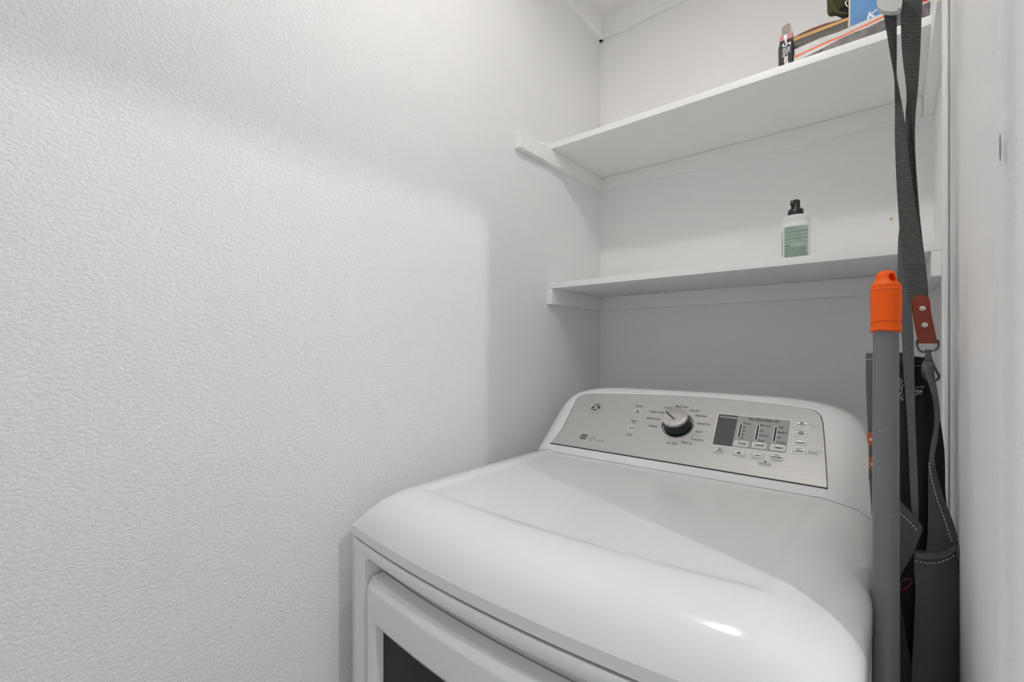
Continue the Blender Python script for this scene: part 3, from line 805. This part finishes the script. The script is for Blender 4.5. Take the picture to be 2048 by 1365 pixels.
# leather tab with rivets
tab = obj('strap_tab', sheet([row(590, 1836, 1846, .7615), row(592, 1832, 1853, .7615), row(597, 1828.5, 1858.5, .761), row(606, 1826, 1861, .761), row(620, 1827, 1862, .761), row(645, 1830.5, 1866.5, .761), row(670, 1834, 1872, .762), row(687.5, 1837, 1874.5, .763)], .0030, 5, 8, bulge=.0012), M['leather'], bag, smooth=True)
tab['label'] = 'red leather strap tab'
obj('strap_tab_backing', sheet([row(600, 1824.5, 1858, .7655), row(620, 1824.5, 1862, .7655), row(650, 1829, 1867, .7655), row(680, 1835, 1873, .7655)], .0018, 5, 4), M['leather'], tab, smooth=True)
def rivet(u, v, y, r, par, nrm=(0, -1, 0)):
    p = at_y(u, v, y); bm = bmesh.new()
    lathe(bm, [(r, -.001), (r, .0008), (r*.85, .0013), (r*.45, .0016), (0, .0017)], p, nrm, 24, cap=True); return obj('rivet', bm, M['rivet'], par, smooth=True)
rivet(1845.5, 617.5, .7600, .0031, tab); rivet(1850, 650.5, .7600, .0031, tab)
# loop ring and swivel clasp
yc = .765
ring = bmesh.new(); tube(ring, [at_y(u, v, yc) for u, v in [(1834, 681), (1834.5, 690), (1837.5, 699), (1844, 704), (1853, 704.2), (1862, 702.5), (1871, 700.5), (1876.5, 695), (1877.5, 687), (1876, 681)]], .00125, 10, 6)
tube(ring, [at_y(1834, 681.5, yc), at_y(1845, 680, yc+.001), at_y(1876, 681.5, yc)], .0012, 10, 4)
clasp = obj('clasp_ring', ring, M['gun'], bag, smooth='all')
bm = bmesh.new(); lathe(bm, [(.0026, -.012), (.0034, -.010), (.0036, -.005), (.0028, -.003), (.0026, 0), (.0034, .001), (.0034, .003), (.0022, .004)], at_y(1857, 706, yc), (0, 0, 1), 20)
tube(bm, [at_y(u, v, yc) for u, v in [(1859, 716), (1863, 720), (1868, 732), (1873, 742), (1878, 751), (1877, 758), (1870, 762), (1863, 763)]], .0014, 10, 6)
tube(bm, [at_y(u, v, yc) for u, v in [(1855, 717), (1850, 722), (1846, 732), (1845, 744), (1848, 754), (1856, 761), (1865, 763), (1872, 761)]], .0010, 10, 6)
obj('snap_hook', bm, M['gun'], clasp, smooth='all')
# cloth loop through the clasp, becoming the bag's rolled rim
rimrows = [row(723, 1849, 1862, 0.759, 0.764, .002), row(729, 1844, 1868, 0.759, 0.764, .004), row(738, 1845, 1867, 0.759, 0.764, .005), row(752, 1851, 1868, 0.761, 0.766, .005), row(770, 1858, 1873, 0.763, 0.768, .005), row(800, 1866, 1878, .778, .778, .004), row(830, 1869, 1881, .780, .780, .004),
           row(860, 1868, 1878, .781, .78, .004), row(885, 1863, 1875, .781, .78, .004), row(915, 1859, 1870, .781, .779, .004), row(945, 1857, 1873, .78, .778, .004)]
rimb = obj('handle_loop', sheet(rimrows, .004, 5, 6), M['canvas'], bag, smooth=True)
# body: back sheet, black lining, right side folded edge, pocket
bk = obj('back_panel', sheet([row(707, 1733, 1800, .806, .806), row(713, 1732, 1812, .806, .806), row(760, 1732, 1830, .806), row(820, 1734, 1840, .806), row(880, 1737, 1850, .806), row(930, 1738, 1850, .806), row(958, 1737.5, 1850, .806)], .0022, 5, 6, wav=lambda s, t: .001*math.sin(s*9+t*7)), M['canvas'], bag, smooth=True)
obj('back_panel_lower', sheet([row(956, 1738, 1850, .8035), row(990, 1741, 1850, .8035), row(1030, 1744, 1850, .8035), row(1062, 1749, 1850, .8035)], .0022, 5, 6), M['canvas'], bk, smooth=True)
st = bmesh.new(); tube(st, [at_y(1732.3, 719.8, .8045), at_y(1745, 718.5, .8045), at_y(1758, 717, .8045)], .0004, 6, 4); obj('stitching', st, M['thread'], bk)
fr_rows = [row(706, 1795, 1806, .796), row(712, 1795, 1820, .796), row(719, 1795, 1862, .796), row(740, 1794, 1868, .796), row(800, 1793, 1875, .795), row(860, 1793, 1884, .793), row(900, 1792, 1889, .792), row(940, 1791, 1890.5, .791), row(985, 1790, 1891, .79), row(1030, 1790, 1897, .789), row(1080, 1790, 1906, .788), row(1110, 1790, 1908, .788), row(1200, 1775, 1906, .788), row(1365, 1760, 1908, .788)]
lin = obj('lining', sheet(fr_rows, .006, 4, 10, wav=lambda s, t: .002*math.sin(s*14+t*5)), M['lining'], bag, smooth=True)
st = bmesh.new(); tube(st, [at_y(1826, 731, .794), at_y(1838, 732, .794), at_y(1848, 732.5, .794)], .0004, 6, 4); obj('stitching', st, M['thread'], lin)
hem = obj('top_hem', sheet([row(704, 1795, 1798, .792), row(708, 1795, 1806, .791), row(713, 1795, 1825, .7905), row(718, 1795, 1850, .790), row(728, 1795, 1857, .790)], .003, 4, 6), woven('hem_canvas', (.05, .05, .05), (.03, .03, .03), dense=1200), lin, smooth=True)
# side patches with rivets
for v0, u1 in ((866, 1735), (916, 1738.5)):
    p = obj('leather_patch', sheet([row(v0, u1+4, 1760, .801), row(v0+2, u1+1, 1760, .801), row(v0+7, u1, 1760, .801), row(v0+18, u1+.5, 1760, .801), row(v0+25, u1+4, 1760, .801), row(v0+27, u1+9, 1760, .801)], .003, 4, 4), M['leather_or'], bag, smooth=True)
    p['label'] = 'orange leather patch'; rivet(u1+7.5, v0+13.5, .8005, .0022, p)
# right rim of the opening: canvas edge sweeping down to the pocket mouth
edge = obj('opening_edge', sheet([row(930, 1857, 1871, .776, .778, .002), row(960, 1857, 1878, .774, .778, .002), row(1000, 1857, 1889, .772, .778, .002), row(1035, 1856.5, 1903, .770, .776, .002), row(1062, 1856, 1912, .768, .772, .002), row(1085, 1855, 1916, .768, .770, .002), row(1108, 1852, 1914, .768, .770, .002)], .003, 5, 8), M['canvas_dark'], bag, smooth=True)
st = bmesh.new(); stitches(st, [at_y(u, v, .7685) for u, v in [(1859, 928), (1862, 950), (1868, 975), (1876, 1003), (1888, 1035), (1896, 1060), (1905, 1085)]]); obj('stitching', st, M['thread'], edge)
pr = [row(1112, 1832, 1860, .762, .764, .0), row(1110.5, 1829, 1880, .762, .765, .001), row(1101, 1828, 1908, .763, .766, .001)]
pocket_rows = [row(1112, 1830, 1914, .761, .766, .004), row(1125, 1829, 1915, .760, .765, .006), row(1160, 1830, 1919, .759, .765, .008), row(1200, 1832, 1919, .758, .764, .009), row(1260, 1829, 1919, .757, .763, .010), row(1320, 1826, 1919, .756, .762, .010), row(1400, 1822, 1919, .755, .761, .010), row(1600, 1818, 1915, .758, .764, .010), row(1750, 1826, 1908, .765, .770, .008)]
pk = obj('pocket', sheet(pocket_rows, .020, 5, 12, wav=lambda s, t: .0015*math.sin(s*8+t*9)*(1-t)), M['canvas_dark'], bag, smooth=True)
hp = [((1831, 1107), (1832, 1118)), ((1842, 1109), (1843, 1121)), ((1858, 1109.5), (1859, 1122)), ((1874, 1108.5), (1876, 1121)), ((1888, 1105), (1891, 1118)), ((1900, 1099), (1904, 1112)), ((1908, 1092), (1913, 1104)), ((1911, 1085), (1916, 1096))]
ph = obj('pocket_hem', sheet([(at_y(*a_, .7585+.0009*i), at_y(*b_, .7535+.0009*i)) for i, (a_, b_) in enumerate(hp)], .005, 5, 6, bulge=.0035), M['canvas_dark'], pk, smooth=True)
st = bmesh.new(); stitches(st, [at_y(u, v, .7515+.0008*i) for i, (u, v) in enumerate([(1834, 1123), (1848, 1126), (1862, 1127), (1876, 1126), (1890, 1122), (1903, 1116), (1913, 1108)])]); obj('stitching', st, M['thread'], pk)
# left folded flap
fl = [row(997, 1790, 1797, .762), row(1010, 1788, 1806, .762), row(1030, 1787, 1826, .762), row(1048, 1787, 1840, .761), row(1056, 1787, 1845, .761), row(1064, 1787, 1844, .761), row(1090, 1787, 1834, .760), row(1112, 1787, 1825, .760), row(1140, 1787, 1808, .760), row(1165, 1787, 1796, .760)]
fo = obj('folded_flap', sheet(fl, .004, 5, 8, bulge=.003), M['canvas_dark'], bag, smooth=True)
st = bmesh.new(); stitches(st, [at_y(u, v, .7575) for u, v in [(1796, 1023), (1808, 1034), (1822, 1047), (1836, 1063)]]); obj('stitching', st, M['thread'], fo)
lf = [row(1195, 1785, 1798, .770), row(1230, 1785, 1806, .769), row(1290, 1783, 1815, .768), row(1365, 1780, 1826, .766), row(1500, 1776, 1830, .766), row(1700, 1780, 1830, .77)]
obj('lower_fold', sheet(lf, .008, 5, 6, bulge=.003), mat('fold_canvas', (.035, .036, .04), .9), bag, smooth=True)
# pull loop and worn print flecks inside
bm = bmesh.new(); tube(bm, [at_y(u, v, .772) for u, v in [(1804, 1163), (1811, 1160), (1820, 1159), (1825, 1163), (1820, 1171), (1812, 1178), (1805, 1181), (1801, 1176), (1804, 1166)]], .0007, 8, 5); obj('pull_loop', bm, M['pinkred'], bag, smooth='all')
fleck = mat('fleck_tan', (.42, .30, .22), .8)
bm = bmesh.new(); random.seed(3)
for k in range(26):
    u = 1797+ (k % 2)*6+random.uniform(-1.5, 2)+.1*k*.3; v = 759+k*1.75
    p = at_y(u, v, .7925); tube(bm, [p, p+Vector((random.uniform(-.001, .002), -.0006, random.uniform(.0008, .0026))), p+Vector((random.uniform(.0, .0024), 0, random.uniform(.0, .003)))], .00045, 6, 3)
obj('zip_teeth', bm, fleck, bag, smooth='all')
bm = bmesh.new()
for k in range(22):
    u = 1838+random.uniform(-8, 8); v = 783+random.uniform(-9, 9); p = at_y(u, v, .7920)
    tube(bm, [p, p+Vector((random.uniform(-.002, .002), -.0004, random.uniform(-.002, .002))), p+Vector((random.uniform(-.003, .003), 0, random.uniform(-.003, .003)))], .0003, 5, 3)
obj('thread_tangle', bm, M['thread'], bag, smooth='all')

# ================================================================== SPRAY BOTTLE on the lower shelf
ZL = CZ+.169+.016
by = 1.172; bx = (at_y(1566, 475, by).x+at_y(1618, 475, by).x)/2
sb = thing('spray_bottle', 'white spray bottle with black pump and mint green label, on the lower shelf', 'bottle', (bx, by, ZL))
rx, ry = .0272, .0215
def oval(bm, prof, seg=56, o=(0, 0, 0), sq=1.0):
    rings = []
    for r, h in prof:
        rings.append([bm.verts.new((bx+o[0]+r*rx*math.cos(2*math.pi*k/seg), by+o[1]+r*ry*math.sin(2*math.pi*k/seg), ZL+h)) for k in range(seg)])
    for A_, B_ in zip(rings, rings[1:]):
        for k in range(seg): bm.faces.new((A_[k], A_[(k+1) % seg], B_[(k+1) % seg], B_[k]))
    bm.faces.new(rings[0][::-1]); bm.faces.new(rings[-1]); return bm
zsh = .101
obj('body', oval(bmesh.new(), [(.90, 0), (.98, .002), (1, .005), (1, zsh-.006), (.975, zsh-.002), (.86, zsh+.001), (.5, zsh+.003)]), M['bottle'], sb, smooth=True)
def lab(bm, a0, a1, z0, z1, off, n=24):
    A_ = []; B_ = []
    for k in range(n+1):
        a = math.radians(a0+(a1-a0)*k/n); x = bx+(rx+off)*math.cos(a); y = by+(ry+off)*math.sin(a)
        A_.append(bm.verts.new((x, y, ZL+z0))); B_.append(bm.verts.new((x, y, ZL+z1)))
    for k in range(n): bm.faces.new((A_[k], A_[k+1], B_[k+1], B_[k]))
    return bm
lb1 = obj('label', lab(bmesh.new(), -200, 20, .004, zsh-.014, .0003, 40), M['bottle_label'], sb, smooth=True, recalc=False)
obj('label_panel', lab(bmesh.new(), -135, -28, .004, zsh-.024, .0006), M['mint'], lb1, smooth=True, recalc=False)
bm = bmesh.new()
def bt(a0, a1, z, h, off=.0009):
    a0_ = a0
    while a0_ < a1-1:       # words
        w = random.uniform(4, 11); e = min(a0_+w, a1)
        lab(bm, a0_, e, z, z+h, off, 3); a0_ = e+2.2
top = zsh-.028
add_text(bm, 'DIRECTIONS FOR USE', lambda a_, b_: Vector((bx+(rx+.0009)*math.cos(math.radians(-103)+a_/rx), by+(ry+.0009)*math.sin(math.radians(-103)+a_/rx), ZL+top-.0011+b_)), w=.0215, h=.0042, bold=True)
z = top-.0065
for para in (3, 2, 3, 2):
    for k in range(para):
        bt(-128, (-34 if k < para-1 else random.choice([-60, -95])), z, .00085); z -= .0022
    z -= .0022
lab(bm, -128, -106, z-.0012, z+.001, .0009, 6); z -= .0045
while z > .008: bt(-128, random.choice([-34, -40, -48]), z, .00085); z -= .0021
for k in range(14): lab(bm, -151, -145, top-.008-k*.0036, top-.0058-k*.0036, .0009, 2)
obj('label_print', bm, M['labeltext'], lb1, recalc=False)
bm = bmesh.new(); c0 = Vector((bx, by, ZL+zsh+.001))
lathe(bm, [(.0148, 0), (.0150, .001), (.0146, .0125), (.0135, .0138), (.0098, .0142)], c0, (0, 0, 1), 40); pump = obj('pump_collar', bm, M['blackplastic'], sb, smooth=True)
bm = bmesh.new(); lathe(bm, [(.0098, .0135), (.0094, .0165), (.0086, .0185), (.0082, .030), (.0078, .0335), (.0060, .0350), (0, .0353)], c0, (0, 0, 1), 36)
box(bm, bx-.0085, bx-.0005, by-.0125, by, c0.z+.0215, c0.z+.0325, bev=.0015)
obj('nozzle', bm, M['blackplastic'], pump, smooth=True)
bm = bmesh.new(); lathe(bm, [(.0011, 0), (.0011, .0012), (.0004, .0013)], (bx-.0048, by-.0118, c0.z+.0285), (0, -1, 0), 14); obj('nozzle_orifice', bm, M['white_print'], pump)

# ================================================================== THINGS ON THE UPPER SHELF
ZU = CZ+.5645+.016
# small black carton, open flap
yb = 1.094
sc_ = thing('small_carton', 'small black and pink carton with open top flap, standing at the upper shelf edge', 'box', tuple(at_y(1572, 130, yb)))
xl = at_y(1559.5, 131, yb).x; xr = at_y(1585, 131, yb).x; zt0 = at_y(1570, 80, yb).z; zt1 = at_y(1570, 70, yb).z
bm = newbox(xl, xr, yb, yb+.018, ZU, zt0, bev=.0004); cb_ = obj('body', bm, M['boxblack'], sc_)
bm = newbox(xl, xr, yb, yb+.018, zt0, zt1, bev=.0004); obj('pink_band', bm, M['boxpink'], sc_)
bm = bmesh.new(); P = [Vector((xl+.003, yb+.002, zt1)), Vector((xr-.004, yb+.002, zt1)), Vector((xr-.004, yb+.006, zt1+.022)), Vector((xr-.008, yb+.007, zt1+.026)), Vector((xl+.005, yb+.007, zt1+.023)), Vector((xl+.003, yb+.006, zt1+.018))]
prism(bm, P, (0, .0006, 0)); obj('top_flap', bm, M['card'], sc_)
bm = bmesh.new(); prism(bm, [Vector((xr-.0035, yb+.001, zt1)), Vector((xr-.0005, yb+.012, zt1)), Vector((xr-.001, yb+.010, zt1+.010)), Vector((xr-.0035, yb+.004, zt1+.018))], (.0005, 0, 0)); obj('side_flap', bm, M['cardwhite'], sc_)
bm = bmesh.new(); prism(bm, [Vector((xl-.0005, yb+.018, ZU)), Vector((xl-.0035, yb+.008, ZU)), Vector((xl-.004, yb+.006, zt0-.01)), Vector((xl-.0005, yb+.016, zt1))], (.0004, 0, 0)); obj('torn_side', bm, M['cardwhite'], sc_)
bm = bmesh.new()
xm = (xl+xr)/2; wq = xr-xl
def q5(x, z): return Vector((x, yb-.0003, z))
# big 5 lying on its side with small stacked words beneath
c5 = Vector((xm+.0002, 0, zt0-.0105))
add_text(bm, '5', lambda a_, b_: q5(c5.x+b_, c5.z-a_*1.0), w=.0075, h=.021, bold=True)
for k, (s, wd) in enumerate([('DAILY', .012), ('CAVITY', .0155), ('FIGHTER', .0185)]):
    cz_ = zt0-.0165-wd/2
    add_text(bm, s, (lambda xx, zz: (lambda a_, b_: q5(xx+b_, zz-a_)))(xm+.0052-k*.0047, cz_), w=wd, h=.0062, bold=True)
prism(bm, [q5(xm-.0045, zt1), q5(xm+.0022, zt1), q5(xm+.0010, zt0-.008), q5(xm-.0012, zt0-.008)], (0, .0002, 0))
prism(bm, [q5(xm-.0020, ZU+.001), q5(xm+.0050, ZU+.002), q5(xm+.0030, ZU+.012), q5(xm+.0038, ZU+.021), q5(xm+.0015, ZU+.019), q5(xm-.0026, ZU+.019), q5(xm-.0035, ZU+.011)], (0, .0002, 0))
obj('front_print', bm, M['white_print'], cb_)
bm = bmesh.new(); add_text(bm, 'NEW SIZE', lambda a_, b_: Vector((xm+.0002+b_, yb-.0006, ZU+.0105-a_)), w=.0125, h=.004); obj('ribbon_print', bm, mat('ribbon_red', (.45, .18, .16), .6), cb_)

# grey mailer with orange stripe, magazine under it
def shape(name, pts, y, dy, m, par=None):
    bm = bmesh.new(); prism(bm, [at_y(u, v, y) for u, v in pts], (0, dy, 0)); return obj(name, bm, m, par)
ym = 1.100
ml = thing('paper_mailer', 'grey and white paper mailer with orange stripe lying on the upper shelf', 'mailer', tuple(at_y(1700, 70, ym+.1)))
top = [(1589, 99), (1605, 92), (1642, 76), (1677, 64), (1700, 54), (1740, 37), (1762, 27.5), (1800, 15), (1846, 2)]
mid = [(1589, 127), (1596, 122), (1622, 108), (1649, 95), (1680, 78.5), (1708, 66), (1736, 56), (1766, 41), (1800, 27), (1846, 12)]
shape('envelope', mid[::-1]+top, ym, .20, M['mailer'], ml)
s1 = [(1589.5, 117), (1604, 109.5), (1642, 92), (1678, 77), (1713, 60.5), (1740, 48.5), (1766, 36.5), (1799, 20.5)]
s0 = [(1589.5, 111.5), (1604, 105.5), (1642, 87.5), (1678, 73), (1713, 57), (1740, 44), (1766, 32), (1799, 16.5)]
shape('orange_stripe', s1[::-1]+s0, ym-.0006, .001, M['stripe'], ml)
w1 = [(1589.5, 126.5), (1596, 121.5), (1622, 107.5), (1649, 94.5), (1680, 78), (1708, 65.5), (1736, 55.5), (1766, 40.5), (1799, 26.5)]
shape('white_edge', w1[::-1]+s1, ym-.0004, .001, M['cardwhite'], ml)
zbot = lambda u: 0
mg = [(1636, 107), (1649, 94.5), (1680, 77.5), (1708, 65), (1736, 54.5), (1766, 40), (1800, 26), (1846, 11), (1859, 4), (1859, 34)]
def vshelf(u, y): # row where the shelf top is met at depth y
    r = ray(u, 0); t = y/r.y; return 696.5-(ZU-CZ)/t
mgl = [(u, vshelf(u, 1.102)-.3) for u in (1857, 1846, 1800, 1766, 1736, 1708, 1680, 1649, 1638)]
mgz = thing('magazine', 'dark grey glossy magazine lying under the paper mailer on the upper shelf', 'magazine', tuple(at_y(1740, 60, 1.2)))
shape('pages', mgl+mg[1:9], 1.0992, .19, M['photo_print'], mgz)
shape('page_corner', [(1591, 127), (1604, 117.5), (1608, 119), (1600, 124)], 1.102, .02, M['boxblack'], mgz)

# charcoal carton lying behind, tan edge, brown lid bowed up
yk = 1.145
dk = thing('flat_carton', 'flat charcoal carton with tan edge lying on the mailer left of the blue box', 'box', tuple(at_y(1640, 75, yk)))
shape('body', [(1586, 104), (1697, 58), (1695, 40), (1585, 84)], yk, .12, M['darkbox'], dk)
shape('tan_edge', [(1583, 84.5), (1695.5, 41), (1695.5, 35), (1583, 77.5)], yk-.001, .12, M['tan'], dk)
shape('tan_end', [(1695.5, 58), (1697.5, 58), (1697.5, 34), (1695.5, 34)], yk-.001, .12, M['tan'], dk)
shape('lid', [(1583, 77.5), (1695, 35), (1670, 42), (1650, 47), (1625, 56), (1605, 65)][::-1], yk+.004, .11, M['brown'], dk)
bm = bmesh.new(); random.seed(5)
for r_ in range(6):
    n_ = 46
    for k in range(n_):
        if random.random() < .2: continue
        t0 = k/n_+.004; t1 = t0+.016
        def pp(t): return (1590+(1688-1590)*t, (90+r_*2.3)+(51.5-90)*t)
        if r_ == 0 and not (.0 < t0 < .35): continue
        a_ = at_y(*pp(t0), yk-.0014); b_ = at_y(*pp(t1), yk-.0014); h_ = Vector((0, 0, .0008))
        bm.faces.new([bm.verts.new(p_) for p_ in (a_, b_, b_+h_, a_+h_)])
obj('small_print', bm, mat('print_tan', (.36, .32, .24), .7), dk)

# blue box with white K
yz = 1.125
bb = thing('blue_box', 'blue box with white lettering standing on the mailer, behind the hook', 'box', tuple(at_y(1730, 50, yz)))
P = [at_y(1700.5, 52.5, yz), at_y(1770, 26, yz), at_y(1768, -30, yz), at_y(1699, -30, yz)]
x0_, x1_ = P[0].x, P[1].x; zb_ = at_y(1700, 53.5, yz).z
obj('body', newbox(x0_, x1_, yz, yz+.05, zb_, zb_+.11), M['blue'], bb)
obj('white_edge', newbox(x0_-.0022, x0_, yz-.0003, yz+.05, zb_, zb_+.11), M['cardwhite'], bb)
bm = bmesh.new(); kc_ = at_y(1746, 30, yz); add_text(bm, 'K', lambda a_, b_: Vector((kc_.x+a_*1+.25*b_, yz-.0005, kc_.z+b_)), w=.0155, h=.020, bold=True)
add_text(bm, 'i', lambda a_, b_: Vector((kc_.x+.014+a_+.25*b_, yz-.0005, kc_.z+b_)), w=.0022, h=.020, bold=True)
obj('lettering', bm, M['white_print'], bb)

# olive pouch
yo = 1.19
ol = thing('olive_pouch', 'olive green canvas pouch behind the flat carton, left of the blue box', 'pouch', tuple(at_y(1680, 40, yo)))
bm = bmesh.new(); bmesh.ops.create_uvsphere(bm, u_segments=32, v_segments=24, radius=1)
co = at_y(1691, -27, yo)
for v in bm.verts:
    a_ = math.atan2(v.co.y, v.co.x); f = 1+.07*math.sin(3*a_+v.co.z*4)+.05*math.sin(7*v.co.z+a_*2)
    sq = lambda q: math.copysign(abs(q)**.75, q)
    v.co = Vector((co.x+sq(v.co.x)*.034*f, co.y+.02+sq(v.co.y)*.03*f, co.z+sq(v.co.z)*.046*f))
obj('body', bm, M['olive'], ol, smooth='all')
bm = bmesh.new(); tube(bm, [at_y(u, v, yo-.012) for u, v in [(1665, -30), (1661, -10), (1664, 8), (1672, 22), (1684, 27), (1696, 27)]], .0035, 10, 5); obj('rolled_seam', bm, M['olive'], ol, smooth='all')
shape('dark_opening', [(1676, 24), (1678, 18), (1686, 13), (1696, 12), (1697, 26), (1688, 29), (1680, 28)], yo-.0145, .004, M['lining'], ol)
bm = bmesh.new(); tube(bm, [at_y(u, v, yo-.016) for u, v in [(1696, 2), (1691, 4), (1693, 10), (1696, 14)]], .0008, 8, 4); obj('metal_loop', bm, M['chrome'], ol, smooth='all')

# red thing at the right end
rd = thing('red_case', 'red case with white lower edge at the right end of the upper shelf', 'case', tuple(at_y(1852, 4, 1.12)))
shape('body', [(1844, -30), (1844, 5.5), (1860, 0.5), (1861, -30)], 1.115, .06, M['redplastic'], rd)
shape('white_edge', [(1844, 5.5), (1844, 8), (1860, 3), (1860, .5)], 1.1145, .06, M['cardwhite'], rd)
shape('grey_base', [(1844.5, 8), (1845, 37), (1860, 31.5), (1862, 3)], 1.101, .07, mat('case_grey', (.20, .21, .21), .5, noise_col=(50, (.27, .27, .26), .4, .6)), rd)
